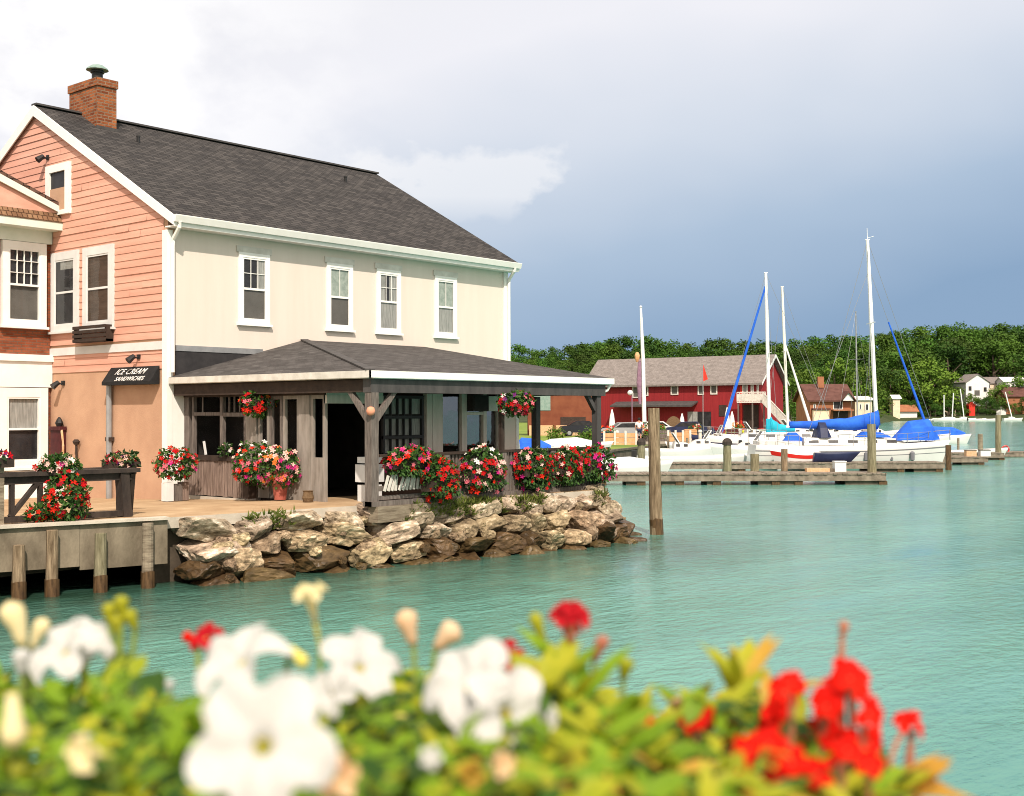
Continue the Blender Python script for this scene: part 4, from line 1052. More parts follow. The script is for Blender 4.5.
# ------------------------------------------------------------------ rail with planters on the quay at left
rl = thing('quay_railing', 'dark heavy timber railing with slanted braces at the quay edge on the left', 'railing', (-5.6, -5.05, 0))
e0, e1 = V((-6.9, -4.86, 0)), V((-4.25, -5.12, 0)); dd = (e1 - e0).normalized(); o_ = V((-5.6, -5.05, 0))
def rbuild(name, f, m='rail_dark'):
    mb = MB(); f(mb); mb.v = [v - o_ for v in mb.v]; return mb.build(name, m, rl)
e00 = e0 - dd * 5
rbuild('top_rail', lambda q: (q.bar(e00 + Z_ * .86, e1 + dd * .12 + Z_ * .86, .28, .075), q.bar(e00 + Z_ * .75, e1 + Z_ * .75, .10, .13)))
rbuild('bottom_rail', lambda q: q.bar(e00 + Z_ * .10, e1 + Z_ * .07, .16, .10))
rbuild('rail_leg', lambda q: q.bar(e1 + Z_ * 0 - dd * .12, e1 + Z_ * .82 - dd * .18, .17, .22, (0, 1, 0)))
rbuild('rail_leg', lambda q: q.bar(e1 + Z_ * .2 + dd * .02 + V((.1, .3, -.2)), e1 + Z_ * .82 + dd * .0, .1, .16, (0, 1, 0)))
for k in (.45, .95): rbuild('baluster', lambda q: q.bar(e0 + dd * k + Z_ * .1, e0 + dd * k + Z_ * .75, .07, .09, (0, 1, 0)))
rbuild('brace', lambda q: q.bar(e0 + dd * .42 + Z_ * .12, e0 + dd * .92 + Z_ * .72, .07, .10, (0, 1, 0)))
rbuild('corner_post', lambda q: q.bar(e0 + dd * .12, e0 + dd * .12 + Z_ * 1.0, .28, .28, (0, 1, 0)), 'timber')
MB()
sb = thing('shelf_bench', 'low dark shelf along the quay behind the railing', 'bench', (-3.9, -3.7, 0))
MB().box(-.8, .55, -.2, .2, .72, .86).build('shelf', 'rail_dark', sb)
for x in (-.6, .35): MB().box(x - .06, x + .06, -.12, .12, -.02, .72).build('leg', 'rail_dark', sb)
q = e0 + dd * 1.28
flowerball('flower_box', 'box of pale pink flowers on top of the dark quay railing', 'flower box', (q.x, q.y, 1.0), (.38, .24, .16), dict(pale=5, white=3, red=3, magenta=1), 55, 420, 'planters on the quay railing', 51, None, 0, .055, dict(pale=4, white=3))
flowerball('flower_basket', 'large hanging clump of red flowers below the dark quay railing', 'flower basket', (q.x + .02, q.y - .25, .42), (.40, .32, .42), dict(red=6, scarlet=4, crimson=2, magenta=1), 75, 700, 'planters on the quay railing', 52, None, 0, .055)
q = e0 + dd * .14
pb = flowerball('flower_box', 'dark planter with one red bloom on the post at the picture left', 'flower box', (q.x, q.y, 1.16), (.28, .24, .12), dict(crimson=4, red=2), 22, 160, 'planters on the quay railing', 53, None, 0, .06, None, ('leaf_dark', 'bloom_purple'))
MB().box(-.26, .26, -.22, .22, -.17, -.02).build('planter_box', 'barn_red', pb); pb.children[-1].data.materials[0] = M['dark_brown']
q = V((-3.75, -4.0, 1.0))
pb = flowerball('flower_box', 'small planter of dusky pink flowers at the right end of the quay shelf', 'flower box', q, (.34, .2, .16), dict(crimson=3, pale=2, purple=2), 26, 220, 'planters on the quay railing', 54, None, 0, .05, None, ('leaf_dark', 'weed'))
MB().box(-.34, .34, -.15, .15, -.14, -.03).build('planter_box', 'dark_brown', pb)
q = e0 + dd * .85
flowerball('flower_pot', 'small low clump of red flowers by the foot of the quay railing', 'flower pot', (q.x, q.y - .12, .17), (.2, .16, .14), dict(red=3, scarlet=2), 12, 120, 'planters on the quay railing', 55, None, 0, .055)
# ------------------------------------------------------------------ docks
RZ = rad(-YAW)
def dock(label, u0, u1, D, wd_, zt_, feet, seed, thick=.32):
    c = wp((u0 + u1) / 2, D, WATER); L = (u1 - u0) / FPX * D; h = zt_ - WATER
    t_ = thing('dock', label, 'dock', c, RZ, 'docks of the harbour'); rb = random.Random(seed)
    mb = MB(); x = -L / 2
    while x < L / 2:
        w_ = min(rb.uniform(.16, .24), L / 2 - x); mb.box(x, x + w_ - .012, -.04 + rb.uniform(-.02, .02), wd_ + rb.uniform(-.03, .03), h - .05, h + rb.uniform(0, .012)); x += w_ + .004
    mb.build('deck_planks', 'dock_plank', t_)
    mb = MB(); mb.box(-L / 2 + .02, L / 2 - .02, .0, .1, h - thick, h - .052); mb.box(-L / 2 + .02, L / 2 - .02, wd_ - .1, wd_, h - thick, h - .052)
    mb.build('edge_beam', 'dock_plank', t_)
    for fr, w_ in feet:
        x = -L / 2 + fr * L
        mb = MB(); mb.box(x - w_ / 2, x + w_ / 2 * .9, .12, wd_ - .15, -1.5, h - thick - .003); mb.build('crib', 'dock_beam', t_)
        mb = MB(); mb.box(x + w_ / 2 * .9 + .002, x + w_ / 2 * .9 + .36, .05, wd_ - .1, -1.5, h - thick - .003); mb.build('crib_post', 'wet_wood', t_)
    return t_
zd = zv(760, 473.6, 52.5)
dock('long grey plank dock nearest the stone bank with a tall pile at its outer end', 560, 886, 52.5, 2.0, zd, ((.10, .5), (.22, .5), (.335, .6), (.46, .25), (.63, .6), (.69, .9), (.93, 1.5)), 1)
zd2 = zv(780, 462.8, 63.5)
dock('plank dock just behind the nearest one, running under the white sailboat bow', 560, 945, 63.5, 1.8, zd2, ((.2, .6), (.45, .6), (.70, .8), (.84, 1.6), (.95, 1.2)), 2)
dock('low dark dock right of the sailboat bow with loose boards on top', 918, 988, 72, 1.8, zv(950, 457, 72), ((.2, .8), (.75, 1.0)), 3)
dock('far short dock behind the pale green pile', 934, 1004, 79, 1.6, zv(970, 453, 79), ((.3, .7), (.85, .8)), 4)
dock('dock at the right edge of the picture', 990, 1080, 84, 1.8, zv(1010, 452, 84), ((.1, .6), (.35, .7), (.6, .7)), 5)
def pile_at(label, u, D, vtop, r_, m='piling_green', cap=None, name='dock_pile', z0=-2.4, lean=(0, 0)):
    p = wp(u, D); return piling(name, label, p.x, p.y, z0, zv(u, vtop, D), r_, m, 'piles standing at the docks', lean, cap, 0)
pile_at('tall green brown pile standing at the outer end of the nearest dock', 871.5, 53.2, 424, .20)
pile_at('short green pile on the nearest dock, left one of the pair before the white hull', 754.5, 54.8, 454, .21)
pile_at('short dark pile on the nearest dock, in front of the red boat stripe', 784, 54.8, 449, .16, 'piling_wood')
pile_at('pale green pile with a dark cap before the red barn and navy motorboat', 727, 60, 444, .21, 'piling_green', 'rail_dark')
pile_at('pale green pile with a dark cap beside the standing man', 641, 62, 444, .2, 'piling_green', 'rail_dark')
pile_at('dark wooden pile at the end of the second dock by the sailboat bow', 948, 65.5, 445, .17, 'wet_wood')
pile_at('tall pale green pile at the far docks with a yellow band', 998, 80, 415, .2, 'piling_green')
pile_at('pale weathered pile with a rounded top left of the far tall green pile', 980, 78, 434, .17, 'timber')
MBX = MB().box(-.25, .25, -.2, .2, 0, .42)
for u, D, vt, lab in ((668, 80, 436, 'thin pale stake left of the right board fence'), (687, 82, 438, 'thin pale stake at the right end of the board fence'), (715, 86, 434, 'thin pale stake before the navy motorboat'), (752, 92, 430, 'thin pale stake beside the turquoise sail bag'), (806, 98, 428, 'thin pale stake behind the blue hatch cover'), (926, 90, 436, 'thin pale stake right of the blue deck cover'), (958, 84, 438, 'thin pale stake before the far docks')):
    pile_at(lab, u, D, vt, .09, 'timber', name='stake')
bx = thing('dock_box', 'white box standing on the nearest dock', 'box', wp(839, 54.0, zd + .005), RZ); MBX.build('body', 'bin_white', bx); MB().box(-.27, .27, -.22, .22, .42, .47).build('lid', 'bin_white', bx)
bx = thing('dock_box', 'long pinkish box lying on the nearest dock', 'box', wp(818, 54.0, zd + .005), RZ); MB().box(-.55, .45, -.2, .2, 0, .16).build('body', 'petal_peach', bx); MB().box(.46, .95, -.18, .18, 0, .14).build('end', 'dock_beam', bx)
mb = MB(); mb.tube([(.25 * math.cos(a / 12 * 6.283), 0, .25 + .25 * math.sin(a / 12 * 6.283)) for a in range(13)], .05, 6, False)
lb = thing('life_ring', 'small red life ring on the far right dock', 'life ring', wp(1005, 84.6, zv(1005, 449.5, 84.6) - .25), RZ); mb.build('ring', 'kayak_red', lb)
for u, lab in ((984, 'small grey crate on the far dock beside the pale pile'), (970, 'peach coloured crate on the low dark dock')):
    bx = thing('dock_crate', lab, 'crate', wp(u, 73, zv(950, 457, 72) + .004), RZ); MB().box(-.3, .3, -.2, .2, 0, .35).build('body', 'petal_peach' if u == 970 else 'grey_trim', bx); MB().box(-.32, .32, -.22, .22, .35, .39).build('lid', 'grey_wood', bx)

# ------------------------------------------------------------------ boats
def hullmesh(L, B, H, draft=.3, transom=.72, rake=.5, sheer=.22, n=18, m=7):
    mb = MB(); rows = []
    for i in range(n + 1):
        s_ = i / n
        b_ = B / 2 * (transom + (1 - transom) * math.sin(min(s_ / .45, 1) * math.pi / 2)) if s_ < .45 else B / 2 * max(.015, math.cos(((s_ - .45) / .55) ** 1.7 * math.pi / 2))
        zs = H * (1 + sheer * max(0, (s_ - .35) / .65) ** 2 + .05 * max(0, (.3 - s_) / .3))
        row = []
        for k in range(-m, m + 1):
            t_ = 1 - abs(k) / m; sg = 1 if k > 0 else -1
            z = zs - (zs + draft) * (math.sin(t_ * math.pi / 2) ** 1.15); y = b_ * (math.cos(t_ * math.pi / 2) ** .55) * sg if k else 0
            x = -L / 2 + L * s_ + rake * s_ ** 4 * ((z + draft) / (H + draft)) - (.10 * L * .2 * (1 - s_) ** 6) * (1 - z / max(H, .1))
            row.append(V((x, y, z)))
        rows.append(row)
    w_ = 2 * m + 1; i0 = 0
    for r_ in rows: mb.v += r_
    for i in range(n):
        for k in range(w_ - 1):
            a = i * w_ + k; mb.f.append((a, a + 1, a + w_ + 1, a + w_)); mb.m.append(0)
    mb.f.append(tuple(range(w_))); mb.m.append(0)
    for i in range(n):
        a, b_ = i * w_, i * w_ + w_ - 1; mb.f.append((a, b_, b_ + w_, a + w_)); mb.m.append(1)
    return mb, rows
def boat(name, label, cat, u, D, heading, L, B, H, mats=('hull_white', 'deck_white'), group=None, z=WATER, **k):
    t_ = thing(name, label, cat, wp(u, D, z), RZ + heading, group)
    mb, rows = hullmesh(L, B, H, **k); hu = mb.build('hull', list(mats), t_, smooth=False)
    hu.data.polygons.foreach_set('use_smooth', [p.material_index == 0 and len(p.vertices) == 4 for p in hu.data.polygons])
    return t_, hu, rows
def stripe(hu, rows, lo, hi, m, out_=.012):
    mb = MB()
    def at(row, f, sd):
        side = row[:8] if sd < 0 else row[:6:-1]
        zt_, p0 = side[0].z, None
        zz = side[0].z - (side[0].z) * f
        for a, b_ in zip(side, side[1:]):
            if b_.z <= zz <= a.z:
                k = (zz - a.z) / (b_.z - a.z - 1e-9); q = a + (b_ - a) * k; return q + V((.02 * 0, out_ * sd, 0))
        return side[0].copy()
    for sd in (-1, 1):
        for r0, r1 in zip(rows, rows[1:]):
            mb.poly([at(r0, lo, sd), at(r1, lo, sd), at(r1, hi, sd), at(r0, hi, sd)])
    return mb.build('hull_stripe', m, hu)
def cabin(t_, x0, x1, w0, w1, z0, h, m='deck_white', wins=3, name='cabin'):
    mb = MB(); f = .8
    mb.hexa([(x0, -w0, z0), (x1, -w1, z0), (x1, w1, z0), (x0, w0, z0), (x0 + .05, -w0 * f, z0 + h), (x1 - h * 1.4, -w1 * f, z0 + h * .85), (x1 - h * 1.4, w1 * f, z0 + h * .85), (x0 + .05, w0 * f, z0 + h)])
    c = mb.build(name, m, t_)
    for i in range(wins):
        a = x0 + (x1 - x0 - h) * (i + .25) / max(wins, 1); b_ = a + (x1 - x0 - h) * .5 / max(wins, 1)
        for sd in (-1, 1):
            def P(x, zz):
                k = (x - x0) / (x1 - x0); w_ = w0 + (w1 - w0) * k; return V((x, sd * (w_ * (1 - (1 - f) * zz) + .012), z0 + h * .9 * zz))
            mb = MB(); mb.poly([P(a, .35), P(b_, .35), P(b_, .75), P(a, .75)]); mb.build('cabin_window', 'dark_glass_back', c)
    return c
def rig(t_, mx, z0, h, rake, boom, bz, cover, sp=(.55,), rm=.075, mast='mast_white', jib=None, bow=None, lines=True, spl=.9, foot=None, lean=0, spire=0, coverend=None):
    top = V((mx - rake, lean, h)); base = V((mx, 0, z0))
    mb = MB(); mb.tube([base, base + (top - base) * .7, top], [rm, rm, rm * .75], 8)
    mb.box(top.x - .12, top.x + .12, top.y - .05, top.y + .05, h, h + .06)
    if spire: mb.tube([top, top + V((-.02, 0, spire))], .015, 5); mb.tube([top + V((0, 0, .12)), top + V((.35, 0, .22))], .012, 4)
    ms = mb.build('mast', mast, t_)
    for f in sp:
        p = base + (top - base) * f; mb = MB(); mb.bar(p + V((-.05, -spl, .06)), p + V((-.05, spl, .06)), .05, .03); mb.build('spreader', mast, ms)
    if boom:
        b0, b1 = V((mx - .1, 0, bz)), V((mx - boom, 0, bz + .02)); mb = MB(); mb.tube([b0, b1], .06, 8); mb.build('boom', mast, t_)
        if cover:
            mb = MB(); pts, rr = [], []
            ce = coverend or boom
            for i in range(15):
                k = i / 14; pts.append(V((mx - .02 - (ce - .1) * k, 0, bz + .13 + .20 * (1 - k) ** 3 + .05 * math.sin(k * 14) * (1 - k)))); rr.append((.30 * (1 - k) ** 1.6 + .19) * (1 + .05 * math.sin(i * 2.3)))
            mb.tube(pts, rr, 12); mb.tube([(mx - .06, 0, bz + .1), (mx - .05, 0, bz + .75), (mx - .05, 0, bz + .95)], [.24, .16, .10], 10)
            mb.build('sail_cover', cover, t_, smooth=True)
    if jib and bow:
        p, q = V(bow), base + (top - base) * jib[1]
        if len(jib) > 3: q = p + (q - p) * jib[3]
        mb = MB(); n = 9; mb.tube([p + (q - p) * (i / n) for i in range(n + 1)], [.04] + [jib[2]] * 2 + [jib[2] * (1 - .06 * i) for i in range(1, n - 1)] + [.02], 7)
        mb.build('furled_jib', jib[0], t_)
    if lines:
        mb = MB()
        for q in lines: mb.tube([base + (top - base) * q[0], V(q[1])], .012, 4)
        mb.build('rigging_wire', 'wire', t_)
    return ms
def railing(t_, rows, i0, i1, h=.5):
    for sd in (0, -1):
        mb = MB(); pr0 = None
        for i in range(i0, i1 + 1):
            p = rows[i][sd] + V((0, .06 if sd == 0 else -.06, 0)); mb.tube([p, p + Z_ * h], .014, 4)
            if pr0: mb.tube([pr0 + Z_ * h, p + Z_ * h], .012, 4); mb.tube([pr0 + Z_ * h * .5, p + Z_ * h * .5], .008, 4)
            pr0 = p
        mb.build('guard_rail', 'wire', t_)
def canopy(t_, name, m, pts, wid):  # pts: profile (x, z) of a cloth cover, tented across
    mb = MB(); sec = [(-1, 0), (-.8, .62), (-.35, .95), (0, 1.0), (.35, .95), (.8, .62), (1, 0)]
    rows = []
    for (x, zb, zt_, w_) in pts: rows.append([V((x, w_ * a, zb + (zt_ - zb) * b_ + .02 * noise.noise(V((x * 3, a * 4, 1))))) for a, b_ in sec])
    for r_ in rows: mb.v += r_
    n = len(sec)
    for i in range(len(rows) - 1):
        for k in range(n - 1): a = i * n + k; mb.f.append((a, a + 1, a + n + 1, a + n)); mb.m.append(0)
    mb.f.append(tuple(range(n))); mb.m.append(0); mb.f.append(tuple(range((len(rows) - 1) * n, len(rows) * n))); mb.m.append(0)
    return mb.build(name, m, t_)
# A: the big white sailboat
DA = 68.0; px = lambda u, D=DA: (u - 845) / FPX * D
L = px(938) - px(752)
A_, hu, rows = boat('sailboat', 'large white sailboat moored bow right, long blue boom cover, tallest mast', 'sailboat', 845, DA, 0, L, 3.1, 1.28, group='sailboats at the docks', rake=.55)
stripe(hu, rows, .22, .26, 'stripe_grey'); stripe(hu, rows, .42, .44, 'stripe_grey')
cabin(A_, px(800), px(906), .95, .55, 1.3, .42, wins=5)
mb = MB(); mb.box(px(756), px(798), -.9, .9, 1.3, 1.52); mb.build('cockpit', 'deck_white', A_)
za = lambda v, u=860: zv(u, v, DA) - WATER
rig(A_, px(877), 1.55, za(240), px(877) - px(868.5), px(877) - px(786), za(427), 'blue_canvas', (.58,), .115, 'mast_white', ('blue_canvas', .86, .075, .68), (px(930), 0, 1.75), [(1, (px(937), 0, 1.6)), (1, (px(812), 0, 1.4)), (.58, (px(868), -1.3, 1.4)), (1, (px(864), -1.3, 1.4)), (.58, (px(868), 1.3, 1.4)), (.85, (px(800), -.9, 1.4)), (.86, (px(930), 0, 1.75))], .8, spire=za(228) - za(240), coverend=px(877) - px(788))
canopy(A_, 'deck_cover', 'blue_canvas', [(px(893), 1.55, 1.7, .6), (px(908), 1.55, 2.62, .75), (px(928), 1.55, 2.75, .7), (px(937), 1.6, 1.8, .4)], 0)
canopy(A_, 'dinghy_cover', 'blue_canvas', [(px(856), 1.74, 1.8, .3), (px(862), 1.74, 2.05, .6), (px(880), 1.72, 2.0, .6), (px(889), 1.72, 1.8, .3)], 0)
canopy(A_, 'hatch_cover', 'blue_canvas', [(px(783), 1.5, 1.55, .3), (px(788), 1.5, 2.0, .5), (px(796), 1.5, 2.0, .5), (px(803), 1.5, 1.62, .3)], 0)
canopy(A_, 'spray_hood', 'navy', [(px(814), 1.72, 1.8, .7), (px(817), 1.72, 2.6, .85), (px(824), 1.72, 2.6, .85), (px(828), 1.72, 1.9, .7)], 0)
railing(A_, rows, 9, 18, .55); railing(A_, rows, 0, 4, .55)
mb = MB()
for u in (828, 858, 884, 905):
    mb = MB(); x = px(u); mb.lathe([(.04, .45), (.12, .5), (.13, .9), (.04, .98)], (x, -1.45 if u < 880 else -1.2, 0), 8); mb.build('fender', 'stripe_grey', A_)
# B: boat with turquoise cover and blue furled jib on the left
DB = 84.0; pxb = lambda u: -(u - 775) / FPX * DB   # bow to the left
zb = lambda v: zv(770, v, DB) - WATER
B0, hu, rows = boat('sailboat', 'white sailboat moored bow left with a turquoise boom cover and a blue furled jib', 'sailboat', 775, DB, math.pi, pxb(716) - pxb(842), 3.0, 1.3, group='sailboats at the docks')
stripe(hu, rows, .3, .36, 'navy'); cabin(B0, pxb(812), pxb(735), .9, .55, 1.3, .5, wins=4)
rig(B0, pxb(769.5), 1.6, zb(273), pxb(769.5) - pxb(766.5), pxb(768) - pxb(794), zb(431), 'teal_canvas', (.5,), .125, 'mast_white', ('blue_canvas', .93, .11), (pxb(722), 0, 1.75), [(1, (pxb(720), 0, 1.6)), (1, (pxb(838), 0, 1.4)), (.5, (pxb(772), -1.3, 1.4)), (1, (pxb(774), 1.3, 1.4))], .8)
canopy(B0, 'sail_bag', 'teal_canvas', [(pxb(792), zb(437), zb(434), .1), (pxb(780), zb(437), zb(426), .35), (pxb(769), zb(438), zb(418), .4), (pxb(766), zb(438), zb(419), .2)], 0)
railing(B0, rows, 8, 18, .6)
# C: further boat, second mast
DC = 96.0; pxc = lambda u: (u - 808) / FPX * DC
zc = lambda v: zv(790, v, DC) - WATER
C0, hu, rows = boat('sailboat', 'white sailboat behind the turquoise covered one, silver furled jib, no boom cover', 'sailboat', 808, DC, 0, pxc(836) - pxc(762), 2.8, 1.4, group='sailboats at the docks')
cabin(C0, pxc(775), pxc(820), .9, .5, 1.4, .5, wins=3); stripe(hu, rows, .3, .35, 'navy')
rig(C0, pxc(788), 1.6, zc(287), pxc(788) - pxc(782.8), 2.2, zc(430), None, (.55,), .11, 'mast_cream', ('mast_white', .62, .11), (pxc(812), 0, 1.7), [(1, (pxc(834), 0, 1.6)), (1, (pxc(766), 0, 1.6)), (.55, (pxc(787), -1.3, 1.5))], .8)
# D: thin mast far boat
DD = 120.0; pxd = lambda u: (u - 856) / FPX * DD; zdd = lambda v: zv(850, v, DD) - WATER
D0, hu, rows = boat('sailboat', 'distant white sailboat with a thin grey mast behind the blue boom cover', 'sailboat', 856, DD, .6, 6.5, 2.3, 1.1, group='sailboats at the docks')
cabin(D0, -1.5, 1.6, .7, .4, 1.1, .4, wins=2)
rig(D0, .2, 1.2, zdd(312), .15, 0, 2, None, (.6,), .07, 'grey_metal', None, None, [(1, (3.0, 0, 1.3)), (1, (-3, 0, 1.2)), (.6, (0, -1, 1.2)), (.6, (0, 1, 1.2))], .8)
# motor boats, skiffs, kayaks
def motor(label, u, D, hd, L, B, H, mats=('hull_white', 'deck_white'), win=True, top=None, st=None):
    t_, hu, rows = boat('motorboat', label, 'motorboat', u, D, hd, L, B, H, mats, 'motor boats at the docks', sheer=.3)
    if st: stripe(hu, rows, .14, .34, st)
    if win:
        cabin(t_, -L * .05, L * .30, B * .36, B * .25, H * 1.0, .45, mats[1], 2)
        mb = MB(); 
        mb.poly([(L * .03, -B * .33, H + .4), (L * .03, B * .33, H + .4), (-L * .06, B * .30, H + 1.0), (-L * .06, -B * .30, H + 1.0)]); mb.build('windscreen', 'window_screen', t_)
        mb = MB(); mb.tube([(L * .03, -B * .33, H + .4), (-L * .06, -B * .30, H + 1.0), (-L * .06, B * .30, H + 1.0), (L * .03, B * .33, H + .4)], .035, 6); mb.build('screen_frame', 'mast_white', t_)
    if top: canopy(t_, 'boat_cover', top, [(-L * .48, H * .85, H + .1, B * .38), (-L * .3, H * .9, H + .28, B * .46), (L * .1, H * .95, H + .36, B * .46), (L * .42, H * 1.1, H * 1.25, B * .16)], 0)
    else:
        mb = MB(); mb.box(-L * .5 - .25, -L * .5 + .02, -.2, .2, H * .3, H + .35); mb.build('outboard', 'black_metal', t_)
    return t_
motor('white covered motorboat lying close behind the nearest dock by the flower boxes', 622, 57, 0, 3.6, 1.7, .72, win=False, top='hull_white')
motor('long low white skiff along the second dock, left of the white sailboats', 690, 70, 0, 6.2, 1.7, .62, win=False, top=None)
motor('small white boat with a red stripe in front of the big sailboat stern', 799, 66.0, math.pi, 2.1, 1.1, .95, win=False, st='kayak_red', top='hull_white')
motor('navy motorboat with a raised windscreen before the red barn', 719, 93, math.pi, 3.2, 1.8, 1.15, ('navy', 'deck_white'), z if 0 else True)
motor('white cabin motorboat behind the big sailboat boom, nearest its spray hood', 812, 88, 0, 5.0, 2.0, 1.2)
motor('white cabin motorboat left of the turquoise sail bag', 748, 98, 0, 4.6, 2.0, 1.35)
motor('small white motorboat with dark cover between the skiff and the barn', 757, 76, math.pi, 4.8, 1.7, .95)
motor('white motorboat moored at the pale pile right of the blue deck cover', 965, 82, 0, 4.6, 1.6, .55, win=False)
motor('white runabout beyond the skiff, in front of the right board fence', 676, 79, 0, 4.2, 1.7, .8)
motor('white runabout with its bow to the left, below the navy motorboat', 706, 83, math.pi, 4.4, 1.8, .9)
motor('covered grey motorboat left of the pale capped pile', 694, 88, 0, 3.6, 1.7, .8, win=False, top='window_screen')
motor('white motorboat with a blue cover below the red barn balcony', 742, 86, math.pi, 4.2, 1.8, .95, win=False, top='blue_canvas')
motor('white cabin motorboat behind the foot of the tallest mast', 868, 104, 0, 5.2, 2.2, 1.3)
motor('white cabin motorboat seen under the blue boom cover near the brown roofed house', 838, 108, math.pi, 5.4, 2.2, 1.4)
motor('small white motorboat behind the blue deck cover', 912, 96, 0, 4.8, 2.0, 1.1)
motor('white motorboat nearest the white stairs of the barn', 786, 104, 0, 5.0, 2.1, 1.5)
for u, D, lab, m in ((750, 118, 'red kayak lying on the shore before the white stairs', 'kayak_red'), (744, 112, 'lime green kayak lying below the red kayak on the shore', 'kayak_lime'), (712, 92, 'orange kayak on the shore beside the navy motorboat', 'kayak_orange')):
    boat('kayak', lab, 'kayak', u, D, .1, 3.4, .7, .3, (m, m), 'kayaks on the shore', BZ + .28 if D > 100 else -.5, transom=.1, draft=.25, sheer=.4)
boat('rowing_boat', 'upturned dark blue rowing boat on the second dock beside the red striped motorboat', 'rowing boat', 832, 64.4, 0, 1.9, .7, .22, ('navy', 'navy'), None, zd2 + .27, transom=.5)
rd = boat('dinghy', 'pale blue covered dinghy on the far water just right of the blue deck cover', 'dinghy', 943, 120, 0, 4.4, 1.6, .8, ('hull_white', 'blue_canvas'), None)[0]
canopy(rd, 'boat_cover', 'blue_canvas', [(-2, .8, .95, .7), (-1, .8, 1.7, .8), (1, .85, 1.6, .7), (2.1, .95, 1.1, .25)], 0)
# far moored boats along the opposite shore
for u, D, L, hm, ln, lab in ((944, 400, 6.5, 395, .0, 'far moored sailboat left of the others at the opposite shore'), (952, 404, 7, 393, .5, 'far moored sailboat with a pink hull at the opposite shore'), (964, 408, 7, 389, -1.2, 'far moored sailboat with a leaning mast below the white house'), (1012, 405, 6, 392, -2.2, 'far moored sailboat with a steeply leaning mast near the right edge')):
    t_, hu, rows = boat('moored_sailboat', lab, 'sailboat', u, D, 0 if ln else math.pi, L, 2.2, .9, ('hull_white', 'deck_white'), 'sailboats moored at the far shore')
    cabin(t_, -L * .2, L * .2, .7, .5, .9, .6, wins=0)
    h = zv(u, hm, D) - WATER; mb = MB(); mb.tube([(0, 0, 1), (ln, 0, h)], .16, 6); mb.build('mast', 'mast_white', t_)
for u, lab in ((930, 'small white boat at the far shore above the blue deck cover'), (976, 'small white boat at the far shore below the red shed'), (990, 'small pale boat furthest right at the far shore')):
    motor(lab, u, 402, 0, 5.5, 2.2, .8, win=False)
# ------------------------------------------------------------------ the red barn
DR, DL = 128.0, 140.0
pr0, pl0 = wp(759.5, DR, BZ), wp(587, DL, BZ)
bd = pr0 - pl0; BL_ = bd.length; brz = math.atan2(bd.y, bd.x)
barn = thing('red_barn', 'long red boathouse barn with a grey brown roof behind the docks', 'barn', pl0, brz)
ez = zv(757, 381, DR) - BZ; rz_ = zv(767, 355, DR + 4) - BZ; BW = 6.4
mb = MB(); mb.box(0, BL_, 0, BW, 0, ez); mb.prism([(BL_ - .2, 0, ez), (BL_ - .2, BW, ez), (BL_ - .2, BW / 2, rz_ - .15)], (.2, 0, 0)); mb.prism([(0, 0, ez), (0, BW, ez), (0, BW / 2, rz_ - .15)], (.2, 0, 0))
mb.build('plank_wall', 'barn_red', barn)
mb = MB(); o = .5
mb.prism([(-.4, -o, ez - .2), (-.4, BW / 2, rz_), (-.4, BW + o, ez - .2), (-.4, BW + o, ez - .4), (-.4, BW / 2, rz_ - .2), (-.4, -o, ez - .4)], (BL_ + .9, 0, 0)); mb.build('roof', 'grey_shingle', barn)
mb = MB()
for s_ in (0, 1):
    ya, yb = (-o, BW / 2) if s_ == 0 else (BW + o, BW / 2)
    mb.prism([(BL_ + .51, ya, ez - .2), (BL_ + .51, yb, rz_), (BL_ + .51, yb, rz_ - .3), (BL_ + .51, ya, ez - .45)], (.04, 0, 0))
mb.build('rake_board', 'grey_trim', barn)
def along(u): # metres along the front for a picture column
    d = V((CX, CY, 0)); dr = (wp(u, 100) - d); q = pl0 - d; den = dr.x * bd.y - dr.y * bd.x
    k = (q.x * bd.y - q.y * bd.x) / den; return (d + dr * k - pl0).length
def barnz(u, v):
    p = pl0 + bd.normalized() * along(u); D = (p - V((CX, CY, 0))).dot(FW); return zv(u, v, D) - BZ
for u0, u1, v0, v1 in ((632.5, 640, 386.5, 398), (644, 648.5, 386.5, 396), (671, 678.5, 385.5, 395), (698, 704, 384.5, 395), (710.5, 717.5, 384.5, 394.5), (742.5, 748, 383, 395), (751, 754, 384, 395), (757.0, 762 - 2.6, 382.5, 395)):
    a, b_ = along(u0), min(along(u1), BL_ - .05); z0, z1 = barnz(u0, v1), barnz(u0, v0)
    F = (V((a, -.002, z0)), X_, V((0, -1, 0))); w_, h_ = b_ - a, z1 - z0
    mb = MB(); mb.fbox(F, 0, .13, 0, h_, 0, .08); mb.fbox(F, w_ - .13, w_, 0, h_, 0, .08); mb.fbox(F, .13, w_ - .13, 0, .12, 0, .078); mb.fbox(F, .13, w_ - .13, h_ - .12, h_, 0, .078)
    wn = mb.build('window', 'old_white_paint', barn); MB().fbox(F, .13, w_ - .13, .12, h_ - .12, .01, .02).build('pane', 'window_screen' if u0 < 740 else 'curtain', wn)
a, b_ = along(616.5), along(698); z_ = barnz(650, 404.5)
mb = MB(); mb.prism([(a, -.02, z_ + .35), (a, -1.5, z_ - .1), (a, -1.5, z_ - .28), (a, -.02, z_ + .2)], (b_ - a, 0, 0)); mb.build('shed_awning', 'dark_grey_wood', barn)
a, b_ = along(690), along(711); MB().box(a, b_, -.05, -.002, 0, 2.3).build('dark_doorway', 'dark_glass_back', barn)
for u in (688, 693): a = along(u); MB().box(a, a + .55, -.12, -.052, .1, 2.3).build('white_door', 'curtain', barn)
a = along(719); MB().box(a, a + .9, -.05, -.002, 1.8, 3.0).build('loft_opening', 'dark_brown', barn)
